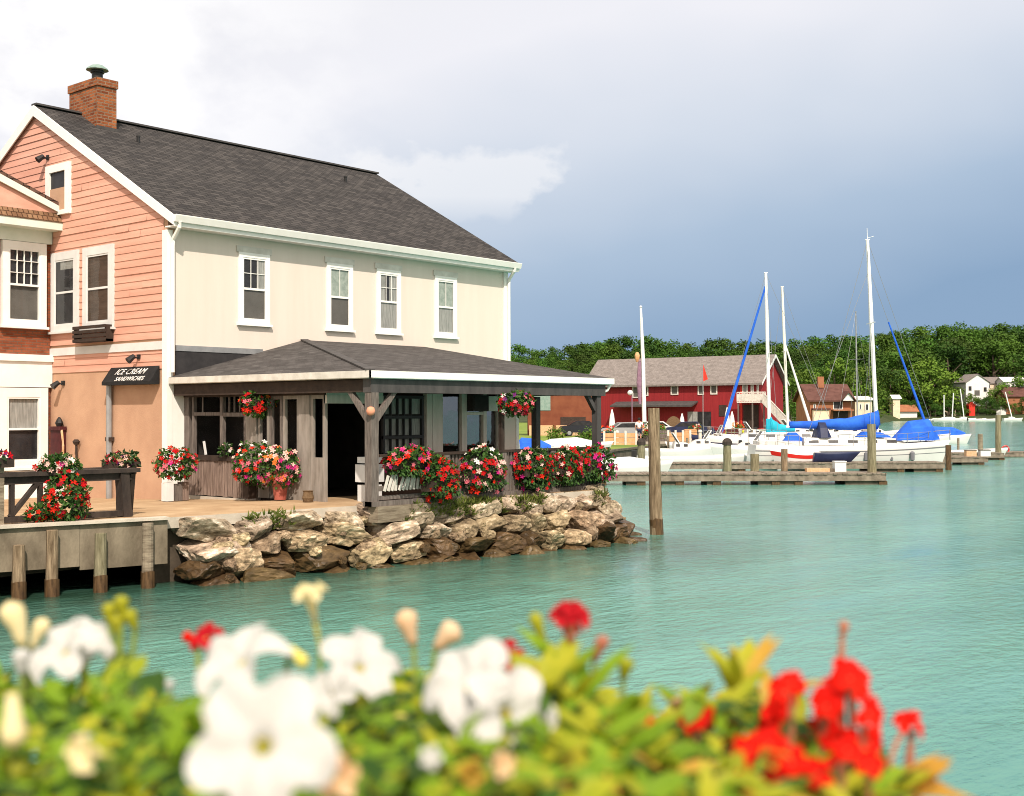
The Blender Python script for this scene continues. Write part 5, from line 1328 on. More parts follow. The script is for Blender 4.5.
mb = MB(); a = along(742); zb_ = barnz(750, 402)
mb.box(a, BL_ + 1.2, -1.3, -.02, zb_ - .1, zb_ + .05)
for i in range(12): x = a + (BL_ + 1.2 - a) * i / 11; mb.box(x - .03, x + .03, -1.3, -1.24, zb_ + .05, zb_ + 1.0)
mb.box(a, BL_ + 1.2, -1.31, -1.23, zb_ + .95, zb_ + 1.05); mb.box(a, BL_ + 1.2, -1.29, -1.25, zb_ + .1, zb_ + .85)
bl = mb.build('balcony', 'old_white_paint', barn)
mb = MB()
for x in (a + .1, a + 1.7, BL_ + 1): mb.box(x - .06, x + .06, -1.25, -1.13, 0, zb_ - .1)
mb.build('balcony_posts', 'grey_wood', bl)
MB().box(a + .15, BL_ - .1, -.04, -.002, .1, zb_ - .3).build('dark_lower_wall', 'dark_brown', barn)
mb = MB(); p, q = V((BL_ + 1.2, -1.2, zb_)), V((BL_ + 4.8, -2.2, .1))
mb.bar(p, q, 1.2, .2); mb.bar(p + Z_ * .9 + V((0, -.6, 0)), q + Z_ * .9 + V((0, -.6, 0)), .08, .08)
for i in range(9): c = p + (q - p) * (i / 8) + V((0, -.6, 0)); mb.bar(c, c + Z_ * .9, .06, .06, (0, 1, 0))
mb.poly([p + V((0, -.61, 0)), q + V((0, -.61, 0)), q + V((0, -.61, .8)), p + V((0, -.61, .8))])
mb.build('white_stairs', 'old_white_paint', barn)
mb = MB().box(along(742) - .16, along(742), -.06, -.003, 0, ez - .5); mb.build('drain_pipe', 'flag_red', barn)
# flagpole with furled flag and a slim second pole
fpo = thing('flagpole', 'white flagpole in front of the red barn with a furled purple flag', 'flagpole', wp(644.5, 112, BZ), RZ)
h = zv(644, 308, 112) - BZ
mb = MB(); mb.tube([(0, 0, 0), (-.12, 0, h * .6), (-.3, 0, h)], [.2, .18, .1], 8); mb.lathe([(.02, 0), (.14, .1), (.02, .24)], (-.3, 0, h), 8); mb.build('pole', 'mast_white', fpo)
mb = MB(); z1, z0 = zv(640, 362, 112) - BZ, zv(640, 404, 112) - BZ
mb.tube([(-.45, -.05, z1), (-.5, -.05, (z0 + z1) / 2), (-.42, -.05, z0)], [.14, .24, .12], 8); mb.tube([(-.3, 0, z1 + .1), (-.7, 0, z1 + .1)], .06, 6); mb.build('furled_flag', 'flag_purple', fpo)
z2 = zv(638, 357, 112) - BZ; mb = MB(); mb.lathe([(.1, -.45), (.2, -.2), (.24, .15), (.14, .4), (.05, .45)], (-.65, 0, z2), 8); mb.build('flag_bundle', 'crate_wood', fpo)
fl2 = thing('small_flag', 'thin pole with a small red pennant before the barn roof', 'flag', wp(703, 120, BZ), RZ)
h = zv(703, 364, 120) - BZ; MB().tube([(0, 0, 0), (0, 0, h)], .04, 5).build('pole', 'grey_metal', fl2)
mb = MB(); mb.prism([(.03, 0, h), (.5, 0, h - 1.5), (.03, 0, h - 1.7)], (0, .02, 0)); mb.build('pennant', 'flag_red', fl2)
# lamp post with globe
lp = thing('lamp_post', 'thin post with a white globe lamp in front of the barn windows', 'street lamp', wp(632, 104, BZ), RZ)
h = zv(632, 393, 104) - BZ; MB().tube([(0, 0, 0), (0, 0, h)], .045, 6).build('pole', 'flag_purple', lp); mb = MB().lathe([(.05, -.2), (.2, -.1), (.24, .05), (.15, .2), (.02, .25)], (-.15, 0, h), 10); mb.build('globe', 'bin_white', lp)
# closed white umbrellas
for u, v0, v1, D, lab in ((612, 410, 437, 100, 'closed white umbrella left of the barn front, by the veranda'), (682, 414, 436, 112, 'closed white umbrella in front of the barn doorway'), (727, 408, 437, 106, 'closed white umbrella beside the navy motorboat'), (732, 412, 437, 107, 'closed slim white umbrella right of the one beside the navy motorboat')):
    t_ = thing('patio_umbrella', lab, 'umbrella', wp(u, D, BZ), RZ, 'closed umbrellas on the waterfront'); h = zv(u, v0, D) - BZ
    MB().tube([(0, 0, 0), (0, 0, h)], .03, 6).build('pole', 'grey_metal', t_)
    mb = MB(); rb = random.Random(u)
    mb.lathe([(.10, .6), (.28, .75), (.24, h * .55), (.17, h * .8), (.05, h), (.01, h + .08)], (0, 0, 0), 8); mb.build('canopy', 'umbrella_white', t_)
# man by the pile
def person(label, u, D, z, h, shirt, legs, hair, face):
    t_ = thing('person', label, 'person', wp(u, D, z), RZ + face)
    k = h / 1.75
    def body(vs, es, rs, name, m, root=0):
        me = bpy.data.meshes.new(name); me.from_pydata([tuple(V(v) * k) for v in vs], es, []); me.materials.append(M[m])
        o = bpy.data.objects.new(name, me); COL.objects.link(o); o.parent = t_
        o.modifiers.new('skin', 'SKIN'); 
        for i, r_ in enumerate(rs): me.skin_vertices[0].data[i].radius = (r_ * k, r_ * k)
        me.skin_vertices[0].data[root].use_root = True
        o.modifiers.new('sub', 'SUBSURF').levels = 1; o.modifiers['sub'].render_levels = 2
        return o
    vs = [(0, 0, .95), (0, 0, 1.2), (0, 0, 1.42), (0, 0, 1.52), (0, -.01, 1.64), (0, 0, 1.73), (-.19, 0, 1.40), (-.25, -.03, 1.13), (-.24, -.12, .90), (.19, 0, 1.40), (.26, .0, 1.13), (.27, -.06, .88), (-.10, 0, .88), (-.11, -.02, .50), (-.12, .02, .08), (-.12, -.13, .03), (.10, 0, .88), (.12, .01, .50), (.13, .05, .08), (.13, -.10, .03)]
    es = [(0, 1), (1, 2), (2, 3), (3, 4), (4, 5), (2, 6), (6, 7), (7, 8), (2, 9), (9, 10), (10, 11), (0, 12), (12, 13), (13, 14), (14, 15), (0, 16), (16, 17), (17, 18), (18, 19)]
    rs = [.14, .13, .13, .055, .095, .06, .06, .048, .035, .06, .048, .035, .09, .062, .045, .04, .09, .062, .045, .04]
    body(vs, es, rs, 'body', 'skin')
    body([vs[0], vs[1], vs[2], vs[6], (-.24, -.02, 1.2), vs[9], (.25, 0, 1.2)], [(0, 1), (1, 2), (2, 3), (3, 4), (2, 5), (5, 6)], [.155, .15, .15, .075, .065, .075, .065], 'shirt', shirt)
    body([(0, 0, .96), vs[12], (-.11, -.02, .55), vs[16], (.12, .01, .55)], [(0, 1), (1, 2), (0, 3), (3, 4)], [.16, .115, .085, .115, .085], 'shorts', legs)
    mb = MB(); mb.lathe([(.10, -.03), (.115, .03), (.10, .09), (.05, .13), (.01, .14)], (0, .02 * k, 1.63 * k), 10); mb.build('hair', hair, t_, smooth=True)
person('man in a white shirt and dark shorts standing before the red barn', 639, 92, BZ + .02, 1.8, 'shirt_white', 'navy', 'hair_dark', math.pi)
# cars
def car(label, u, D, rz, m, z=BZ):
    t_ = thing('parked_car', label, 'car', wp(u, D, z), RZ + rz, 'cars parked on the waterfront')
    prof = [(-2.1, .35), (-2.15, .75), (-1.95, .95), (-1.35, 1.0), (-.75, 1.42), (.55, 1.45), (1.15, 1.02), (1.95, .9), (2.15, .65), (2.1, .35)]
    mb = MB(); mb.prism([(x, -.85, zz) for x, zz in prof], (0, 1.7, 0)); mb.build('body', m, t_)
    for sd in (-1, 1):
        mb = MB(); y = sd * .856; mb.poly([(-1.2, y, 1.03), (-.68, y, 1.36), (.5, y, 1.38), (1.0, y, 1.03)]); mb.build('side_window', 'dark_glass_back', t_)
        for x in (-1.35, 1.35):
            mb = MB(); mb.tube([(x, sd * .70, .32), (x, sd * .88, .32)], .33, 14); wl = mb.build('wheel', 'tyre', t_); mb = MB(); mb.tube([(x, sd * .87, .32), (x, sd * .885, .32)], .19, 10); mb.build('rim', 'grey_metal', wl)
    for x0, z0, x1, z1 in ((1.14, 1.05, .6, 1.41), (-1.33, 1.04, -.8, 1.39)):
        s_ = .012 if x0 > 0 else -.012
        mb = MB(); mb.poly([(x0 + s_, -.72, z0), (x0 + s_, .72, z0), (x1 + s_, .65, z1), (x1 + s_, -.65, z1)]); mb.build('windscreen', 'dark_glass_back', t_)
    return t_
car('silver car parked in front of the barn beside the closed umbrella', 628, 98, .1, 'car_silver')
motor('white covered dinghy drawn up on the lawn just beyond the veranda flowers', 570, 60, .15, 3.2, 1.5, .55, win=False, top='hull_white').location.z = BZ + .1
car('dark blue car parked before the barn doorway', 690, 104, -.15, 'navy')
car('white car parked under the barn awning', 655, 106, .1, 'car_white')
car('dark car parked by the orange shed behind the veranda', 582, 116, .1, 'car_dark')
# upturned grey boat shell, rounded
gb = thing('upturned_boat', 'rounded grey boat shell stood on end before the barn, right of the mooring post', 'boat shell', wp(673, 108, BZ), RZ)
mb = MB(); 
for i in range(13):
    a = math.pi * i / 12; mb.v += [V((-.95 * math.cos(a), -.35, 1.9 * math.sin(a))), V((-.8 * math.cos(a), .5, 1.6 * math.sin(a)))]
for i in range(12): mb.f.append((2 * i, 2 * i + 2, 2 * i + 3, 2 * i + 1)); mb.m.append(0)
mb.f.append(tuple(range(0, 26, 2))); mb.m.append(1)
mb.build('shell', ['grey_wood', 'coir'], gb)
MB().box(-1.0, 1.0, -.4, .5, -.02, .08).build('base', 'grey_wood', gb)
# board fences on the shore
for u0, u1, D, lab in ((668, 690, 86, 'orange tan board fence on the shore right of the mooring post'), (604, 636, 84, 'orange tan board fence on the shore left of the mooring post')):
    c = wp(u0, D, -.55); L = (u1 - u0) / FPX * D; t_ = thing('board_fence', lab, 'fence', c, RZ)
    for i in range(3): MB().box(0, L, 0, .06, .12 + i * .32, .41 + i * .32).build('board', 'crate_wood', t_)
    for i in range(4): x = L * i / 3; MB().box(x - .07, x + .07, -.08, -.003, -.6, 1.22).build('post', 'old_white_paint', t_)
sw = thing('shore_wall', 'low timber sea wall along the shore behind the docks', 'sea wall', wp(600, 82, -.5), 0)
mb = MB(); o0 = wp(600, 82, -.5)
for p, q in zip(shore[1:-2], shore[2:-1]): mb.bar(p - o0 + Z_ * -.02, q - o0 + Z_ * -.02, .3, .12); mb.bar(p - o0 - Z_ * .75, q - o0 - Z_ * .75, .16, 1.3)
mb.build('wall_face', 'dock_beam', sw)
# seen through the veranda: orange brick shed, blue tarp, closed parasols
os_ = thing('orange_shed', 'low orange brick shed with a dark side wing seen through the veranda', 'shed', wp(528, 120, BZ), RZ)
w_ = 72 / FPX * 120; MB().box(0, w_, 0, 6, 0, zv(560, 388, 120) - BZ).build('brick_wall', 'orange_brick', os_); h = zv(560, 388, 120) - BZ
mb = MB(); mb.prism([(-.3, -.4, h), (-.3, 3, h + 1.2), (-.3, 6.3, h)], (w_ + .6, 0, 0)); mb.build('roof', 'grey_shingle', os_)
MB().box(.4, 2.2, -.06, -.003, h - 2.2, h - .4).build('green_panel', 'copper_green', os_); MB().box(w_ * .45, w_ * .8, -.06, -.003, 0, 1.8).build('dark_door', 'dark_brown', os_)
for i in range(2): MB().box(.1 + i * 2.6, 2.4 + i * 2.6, -.8, -.4, 0, 1.0).build('flower_bed', 'petal_peach', os_) ; 
tp = thing('blue_tarp', 'bright blue tarpaulin over a table beyond the veranda flowers', 'tarpaulin', wp(532, 46, BZ), RZ)
mb = MB(); mb.box(-.55, .55, -.4, .4, 0, .9); mb.build('table', 'grey_wood', tp); canopy(tp, 'tarp', 'blue_canvas', [(-.7, .75, .95, .5), (-.4, .8, 1.28, .52), (.25, .8, 1.22, .52), (.7, .75, 1.0, .5)], 0)
for x, y, lab in ((9.0, -3.2, 'closed white parasol close behind the room end wall'), (10.4, -.2, 'closed white parasol beside the blue tarpaulin')):
    t_ = thing('parasol', lab, 'umbrella', (x, y, -.1), 0, None); MB().tube([(0, 0, 0), (0, 0, 2.3)], .03, 6).build('pole', 'grey_wood', t_)
    mb = MB(); mb.lathe([(.28, .35), (.30, .5), (.16, 1.4), (.09, 2.1), (.03, 2.35)], (0, 0, 0), 9); mb.build('canopy', 'umbrella_white', t_)
# bushes on the lawn
def leafclump(mb, c, r_, n, L, rb, flat=1.0):
    for i in range(n):
        q = V((rb.gauss(0, 1), rb.gauss(0, 1), rb.gauss(0, 1))).normalized(); p = V(c) + V((q.x * r_, q.y * r_, q.z * r_ * flat)) * rb.uniform(.45, 1) ** .6
        leafquad(mb, p, V((rb.gauss(0, 1), rb.gauss(0, 1), rb.gauss(0, .7) - .2)), (q + Z_ * .5).normalized(), L * rb.uniform(.7, 1.4), L * rb.uniform(.6, 1.0))
for u, D, r_, lab in ((592, 70, 1.0, 'rounded green bush at the veranda corner post'), (655, 96, 1.1, 'yellow green bush beside the silver car'), (552, 90, .9, 'small bush before the orange shed')):
    rb = random.Random(u); t_ = thing('bush', lab, 'bush', wp(u, D, BZ)); mb = MB()
    for i in range(7): leafclump(mb, (rb.uniform(-.7, .7) * r_, rb.uniform(-.5, .5) * r_, r_ * rb.uniform(.4, .9)), r_ * .5, 70, .16, rb)
    mb.build('foliage', 'bright_leaf', t_, fix=False); MB().tube([(0, 0, -.1), (0, 0, .5)], .05, 6).build('stem', 'bark', t_)
# the clutter of the waterfront: planters, tubs, barrels, low posts, a sign
for i, (u, D, s_, lab) in enumerate(((607, 92, .8, 'flower tub with red blooms left of the silver car'), (648, 93, .9, 'flower tub with yellow green leaves right of the standing man'), (660, 100, .7, 'low flower tub behind the mooring post'), (694, 100, .8, 'flower tub with red blooms at the barn doorway'), (738, 104, .9, 'flower tub beside the lime kayak'))):
    rb = random.Random(i + 300); t_ = thing('flower_tub', lab, 'planter', wp(u, D, BZ), RZ, 'flower tubs on the waterfront')
    mb = MB(); mb.lathe([(.3, 0), (.42, .5), (.45, .5)], (0, 0, 0), 10); mb.build('tub', ('coir', 'grey_wood')[i % 2], t_)
    mb = MB()
    for k in range(5): leafclump(mb, (rb.uniform(-.4, .4) * s_, rb.uniform(-.3, .3), .6 + rb.uniform(0, .6) * s_), .32, 50, .14, rb)
    mb.build('foliage', 'bright_leaf', t_, fix=False)
    for k in range(14): linkobj('blossom', BL[rb.choice(('red', 'scarlet', 'pale', 'orange'))], t_, (rb.uniform(-.6, .6) * s_, -.25 + rb.uniform(-.1, .1), .7 + rb.uniform(0, .7) * s_), (1.2, 0, 0), .1)
for i, (u, D, h, m, lab) in enumerate(((617, 88, 1.0, 'old_white_paint', 'short white bollard left of the board fence'), (658, 87, 1.1, 'grey_wood', 'grey wooden bollard right of the mooring post'), (700, 90, 1.0, 'old_white_paint', 'white bollard by the navy motorboat'), (709, 95, 1.2, 'grey_wood', 'grey bollard behind the navy motorboat'), (740, 97, 1.0, 'old_white_paint', 'white bollard beside the lime kayak'), (765, 110, 1.1, 'grey_wood', 'grey bollard at the foot of the white stairs'))):
    t_ = thing('bollard', lab, 'bollard', wp(u, D, BZ - .1), RZ, 'bollards along the shore'); mb = MB(); mb.lathe([(.13, 0), (.12, h * .85), (.16, h * .87), (.14, h), (.03, h + .04)], (0, 0, 0), 10); mb.build('shaft', m, t_)
for i, (u, D, m, lab) in enumerate(((650, 96, 'crate_wood', 'orange tan crate beside the standing man'), (664, 94, 'grey_wood', 'grey crate behind the right board fence'), (690, 97, 'crate_wood', 'orange tan crate right of the board fence'), (606, 86, 'navy', 'dark blue crate by the veranda corner post'), (733, 99, 'maroon', 'maroon crate next to the closed umbrellas'), (770, 116, 'bin_white', 'white crate under the white stairs'))):
    t_ = thing('crate', lab, 'crate', wp(u, D, BZ), RZ, 'crates on the waterfront')
    mb = MB()
    for k in range(4): mb.box(-.5, .5, -.35, -.31, .03 + k * .2, .2 + k * .2); mb.box(-.5, -.46, -.30, .35, .03 + k * .2, .2 + k * .2); mb.box(.46, .5, -.30, .35, .03 + k * .2, .2 + k * .2)
    mb.box(-.45, .45, -.3, .3, 0, .06); mb.build('slats', m, t_)
    MB().box(-.47, .47, -.31, .31, .83, .88).build('lid', m, t_)
# ------------------------------------------------------------------ houses beyond
def house(name, label, u0, u1, D, vbase, veave, vridge, wall, roof_, depth=8, rz=0, gable='side', wins=(), over=.5, extra=None):
    c = wp(u0, D); c.z = zv(u0, vbase, D); t_ = thing(name, label, 'house', c, RZ + rz)
    w_ = (u1 - u0) / FPX * D; e_ = zv(u0, veave, D) - c.z; r_ = zv(u0, vridge, D) - c.z
    mb = MB(); mb.box(0, w_, 0, depth, -1.5, e_)
    if gable == 'front': mb.prism([(0, 0, e_), (w_, 0, e_), (w_ / 2, 0, r_ - .1)], (0, depth, 0))
    else: mb.prism([(0, 0, e_), (0, depth, e_), (0, depth / 2, r_ - .1)], (w_, 0, 0))
    mb.build('wall', wall, t_)
    mb = MB()
    if gable == 'front': mb.prism([(-over, -over, e_ - .1), (w_ / 2, -over, r_ + .1), (w_ + over, -over, e_ - .1), (w_ + over, -over, e_ - .35), (w_ / 2, -over, r_ - .15), (-over, -over, e_ - .35)], (0, depth + 2 * over, 0))
    else: mb.prism([(-over, -over, e_ - .1), (-over, depth / 2, r_ + .1), (-over, depth + over, e_ - .1), (-over, depth + over, e_ - .35), (-over, depth / 2, r_ - .15), (-over, -over, e_ - .35)], (w_ + 2 * over, 0, 0))
    mb.build('roof', roof_, t_)
    for a, b_, z0, z1, m in wins:
        F = (V((w_ * a, -.002, e_ * z0)), X_, V((0, -1, 0))); ww, hh = w_ * (b_ - a), e_ * (z1 - z0)
        mb = MB(); mb.fbox(F, 0, ww, 0, hh, 0, .06); wn = mb.build('window', 'house_white', t_); MB().fbox(F, .1, ww - .1, .1, hh - .1, .062, .07).build('pane', m, wn)
    return t_, w_, e_, r_
DH = 185.0
h0, w_, e_, r_ = house('brown_roof_house', 'two storey orange and cream house with a dark brown roof behind the sailboat masts', 810, 852, DH, 421.5, 399.5, 384, 'house_orange', 'house_brown_roof', 9, 0, 'side', ((.55, .78, .55, .95, 'dark_glass_back'), (.08, .14, .5, .8, 'dark_glass_back')))
MB().box(.3, w_ * .42, -.9, -.02, -1.0, e_ * .52).build('garage_wall', 'house_cream', h0); MB().box(.2, w_ * .45, -1.1, -.01, e_ * .525, e_ * .60).build('garage_roof', 'house_brown_roof', h0)
MB().box(w_ * .5, w_ * .98, -1.5, -.01, e_ * .48, e_ * .54).build('balcony', 'house_orange', h0); MB().box(w_ * .55, w_ * .9, -.05, -.005, 0, e_ * .46).build('dark_opening', 'dark_brown', h0)
mb = MB(); x0, x1 = w_ * .74, w_ * 1.0; mb.prism([(x0, -1.0, e_ - .2), (x1, -1.0, e_ - .2), ((x0 + x1) / 2, -1.0, e_ + 1.1)], (0, 4, 0)); mb.build('dormer', 'house_white', h0)
mb = MB(); mb.prism([(x0 - .4, -1.3, e_ - .35), ((x0 + x1) / 2, -1.3, e_ + 1.3), (x1 + .4, -1.3, e_ - .35), ((x0 + x1) / 2, -1.3, e_ + 1.0)], (0, 4.4, 0)); mb.build('dormer_roof', 'house_brown_roof', h0)
MB().box(2.0, 2.9, 3, 3.8, r_ - .5, r_ + 1.2).build('chimney', 'house_orange', h0)
house('cream_cottage', 'small flat roofed cream cottage right of the brown roofed house', 855, 872, 190, 421, 398, 396.5, 'house_cream', 'house_white', 7, 0, 'side', ((.25, .38, .5, .75, 'dark_glass_back'), (.6, .8, .45, .75, 'dark_glass_back')), .3)
house('white_kiosk', 'narrow pale harbour kiosk behind the blue furled jib foot', 893, 900, 428, 416, 398, 395, 'house_cream', 'house_white', 4, 0, 'side', (), .5)
house('red_roof_shed', 'low shed with a red brown roof at the far shore beside the white kiosk', 893, 917, 432, 418, 411, 405, 'house_white', 'house_orange', 7, 0, 'side', (), .6)
house('white_house', 'white gabled house on the wooded far hillside', 966, 991, 448, 402, 382, 374, 'house_white', 'grey_shingle', 9, .15, 'front', ((.1, .25, .55, .8, 'dark_glass_back'), (.35, .6, .3, .6, 'window_screen'), (.75, .9, .5, .75, 'dark_glass_back')), .4)
house('far_brown_house', 'brown roofed house at the right edge of the far shore', 1006, 1050, 440, 410, 396, 387, 'house_orange', 'house_brown_roof', 9, 0, 'side', (), .6)
house('far_white_house', 'pale house half hidden by trees near the right edge', 1004, 1026, 462, 392, 381, 377, 'house_white', 'house_white', 8, 0, 'side', (), .4)
house('hillside_cottage', 'pale cottage above the white house, half hidden in the trees', 984, 999, 470, 392, 383, 377, 'house_cream', 'grey_shingle', 8, -.2, 'side', ((.2, .4, .4, .8, 'dark_glass_back'),), .4)
house('boat_house', 'small white boat house at the waterline left of the leaning far mast', 996, 1006, 437, 417, 411, 407, 'house_white', 'grey_shingle', 5, 0, 'front', (), .3)
house('shore_cottage', 'grey roofed pale cottage behind the far moored masts', 944, 956, 446, 412, 404, 400, 'house_cream', 'grey_shingle', 6, 0, 'side', (), .3)
house('red_shed', 'tiny red shed on the far shore below the white house', 969, 975, 436, 412, 405, 402, 'flag_red', 'flag_red', 3, 0, 'front', (), .2)
# ------------------------------------------------------------------ the wooded hillside: every tree its own object
def treemesh(seed, crown_m, H=1.0, wide=.42):
    rb = random.Random(seed); mb = MB(); mb.k = 1
    mb.tube([(0, 0, -.1), (rb.uniform(-.02, .02), 0, .35), (rb.uniform(-.04, .04), rb.uniform(-.03, .03), .7)], [.03, .022, .01], 6)
    cl = []
    for i in range(5):
        a = rb.uniform(0, 6.28); z = rb.uniform(.3, .6); mb.tube([(0, 0, z - .1), (math.cos(a) * .2, math.sin(a) * .2, z + .1)], [.012, .005], 4)
    mb.k = 0
    for i in range(19):
        a = rb.uniform(0, 6.28); z = rb.uniform(.26, .95); env = wide * math.sin(min(1, (1.03 - z) / .45) * math.pi / 2) * (.65 + .35 * min(1, (z - .15) / .25))
        r0 = env * rb.uniform(.35, .95); cr = rb.uniform(.11, .20) * (1.15 - z * .4)
        leafclump(mb, (math.cos(a) * r0, math.sin(a) * r0, z - cr * .5), cr, 95, .042, rb, .8)
    o = mb.build('tree', [crown_m, 'bark'], fix=False); me = o.data; bpy.data.objects.remove(o); return me
TREES = [treemesh(100 + i, 'forest_leaf', wide=(.42, .36, .5, .40, .46, .33)[i]) for i in range(6)]
TREES_B = [treemesh(200 + i, 'bright_leaf', wide=(.45, .5)[i]) for i in range(2)]
rt = random.Random(77)
TOPS = [(470, 345), (510, 343), (560, 339), (600, 335), (640, 334), (680, 338), (700, 334), (740, 336), (790, 335), (820, 332), (850, 331), (900, 324), (940, 317), (980, 321), (1010, 318), (1060, 320), (1200, 326)]
def topv(u):
    for (a, va), (b_, vb) in zip(TOPS, TOPS[1:]):
        if a <= u <= b_: return va + (vb - va) * (u - a) / (b_ - a)
    return 330
def tree(u, D, h, me, label, group):
    o = bpy.data.objects.new('hillside_tree', me); COL.objects.link(o); p = wp(u, D); p.z = hill(u, D) - .3
    o.location = p; o.scale = (h * rt.uniform(.85, 1.2), h * rt.uniform(.85, 1.2), h); o.rotation_euler = (0, 0, rt.uniform(0, 6.28)); tag(o, label, 'tree', group)
ROWS = [(505, 34, 0), (480, 26, 3), (455, 26, 6), (432, 30, 9), (405, 34, 12), (370, 38, 15)]
for ri, (D, step, back) in enumerate(ROWS):
    u = 470 + rt.uniform(0, 15)
    while u < 1100:
        uu = u + rt.uniform(-6, 6); dd_ = D + rt.uniform(-9, 9)
        if uu > 872: dd_ = max(dd_ + 35, 452 + rt.uniform(0, 8))
        want = zv(uu, topv(uu) + back * 2.4 + rt.uniform(-2, 5), dd_) - hill(uu, dd_)
        if uu < 860 or ri < 4:
            nearhouse = any(a - 3 < uu < b_ + 3 and dd_ < dh for a, b_, dh in ((962, 1000, 478), (1003, 1030, 480), (893, 918, 445), (942, 958, 452)))
            if not nearhouse:
                h = max(12, min(27, want)); 
                tree(uu, dd_, h, rt.choice(TREES), 'dark green broadleaf tree of the wooded hillside behind the harbour', 'trees on the wooded hillside')
                if h < want - 2:  # steeper ground: stand it higher
                    pass
        u += step * rt.uniform(.38, .62)
for u, D, h, lab in ((915, 442, 19, 'bright green tree on the far shore right of the tall mast'), (932, 446, 23, 'tall bright green tree on the far shore behind the blue furled jib'), (890, 446, 19, 'bright green tree on the far shore left of the tall mast foot'), (950, 445, 14, 'smaller bright tree left of the white house'), (998, 444, 12, 'round tree right of the white house'), (835, 330, 17, 'bright green tree behind the brown roofed house'), (800, 260, 13, 'bright green tree between the barn and the brown roofed house'), (790, 240, 11, 'yellow green tree just right of the barn'), (860, 330, 16, 'bright green tree above the cream cottage'), (971, 437, 9, 'small bright tree in front of the white house'), (1015, 446, 15, 'bright tree at the right edge of the far shore'), (648, 300, 15, 'bright green tree behind the barn roof near the flagpole'), (540, 280, 14, 'bright green tree beyond the veranda roof')):
    tree(u, D, h, rt.choice(TREES_B), lab, None)
for i in range(34):   # shrubs along the far waterline
    u = 876 + i * 6 + rt.uniform(-3, 3)
    if 958 < u < 978 and i % 2: continue
    tree(u, rt.uniform(433, 441), rt.uniform(3.5, 7.5), rt.choice(TREES), 'dark shrub at the waterline of the far shore', 'shrubs along the far shore')
# ------------------------------------------------------------------ flowers in the planter right before the photographer
rf = random.Random(2024)
def camz(v, d): return CZ - (v - 413.0) / FPX * d
PB = thing('flower_planter', 'long wooden planter at the promenade edge holding the near flowers', 'planter', wp(512, .95, 1.22), RZ)
MB().box(-1.2, .25, -.30, -.27, 0, .22).build('front_board', 'timber', PB); MB().box(-1.2, .25, .27, .30, 0, .22).build('back_board', 'timber', PB)
MB().box(-1.2, -1.17, -.27, .27, 0, .22).build('end_board', 'timber', PB); MB().box(.22, .25, -.27, .27, 0, .22).build('end_board', 'timber', PB)
MB().box(-1.17, .22, -.268, .268, .02, .19).build('soil', 'soil', PB)
for x in (-1.0, .1): MB().box(x - .06, x + .06, -.2, .2, -.87, -.002).build('leg', 'timber', PB)
TOPF = [(-200, 660), (0, 655), (60, 672), (130, 640), (180, 688), (250, 690), (330, 690), (400, 650), (450, 668), (540, 655), (600, 672), (650, 700), (700, 690), (745, 665), (800, 700), (880, 752), (960, 800), (1030, 838), (1300, 850)]
def ftop(u):
    for (a, va), (b_, vb) in zip(TOPF, TOPF[1:]):
        if a <= u <= b_: return va + (vb - va) * (u - a) / (b_ - a)
    return 850
def blade(mb, p, d, n, L, w_, curl=.3, prof=(0, .85, 1, .6, 0)):
    d = V(d).normalized(); s_ = d.cross(V(n))
    if s_.length < 1e-3: s_ = d.cross(V((.3, .5, .8)))
    s_.normalize(); n = s_.cross(d).normalized()
    k = len(prof) - 1; vs = []
    for i in range(k + 1):
        t_ = i / k; c = V(p) + d * L * t_ - n * L * curl * t_ * t_; hw = w_ / 2 * prof[i]
        vs += [c - s_ * hw + n * hw * .35, c, c + s_ * hw + n * hw * .35]
    fs = []
    for i in range(k):
        a = i * 3; fs += [(a, a + 1, a + 4, a + 3), (a + 1, a + 2, a + 5, a + 4)]
    mb.faces(vs, fs)
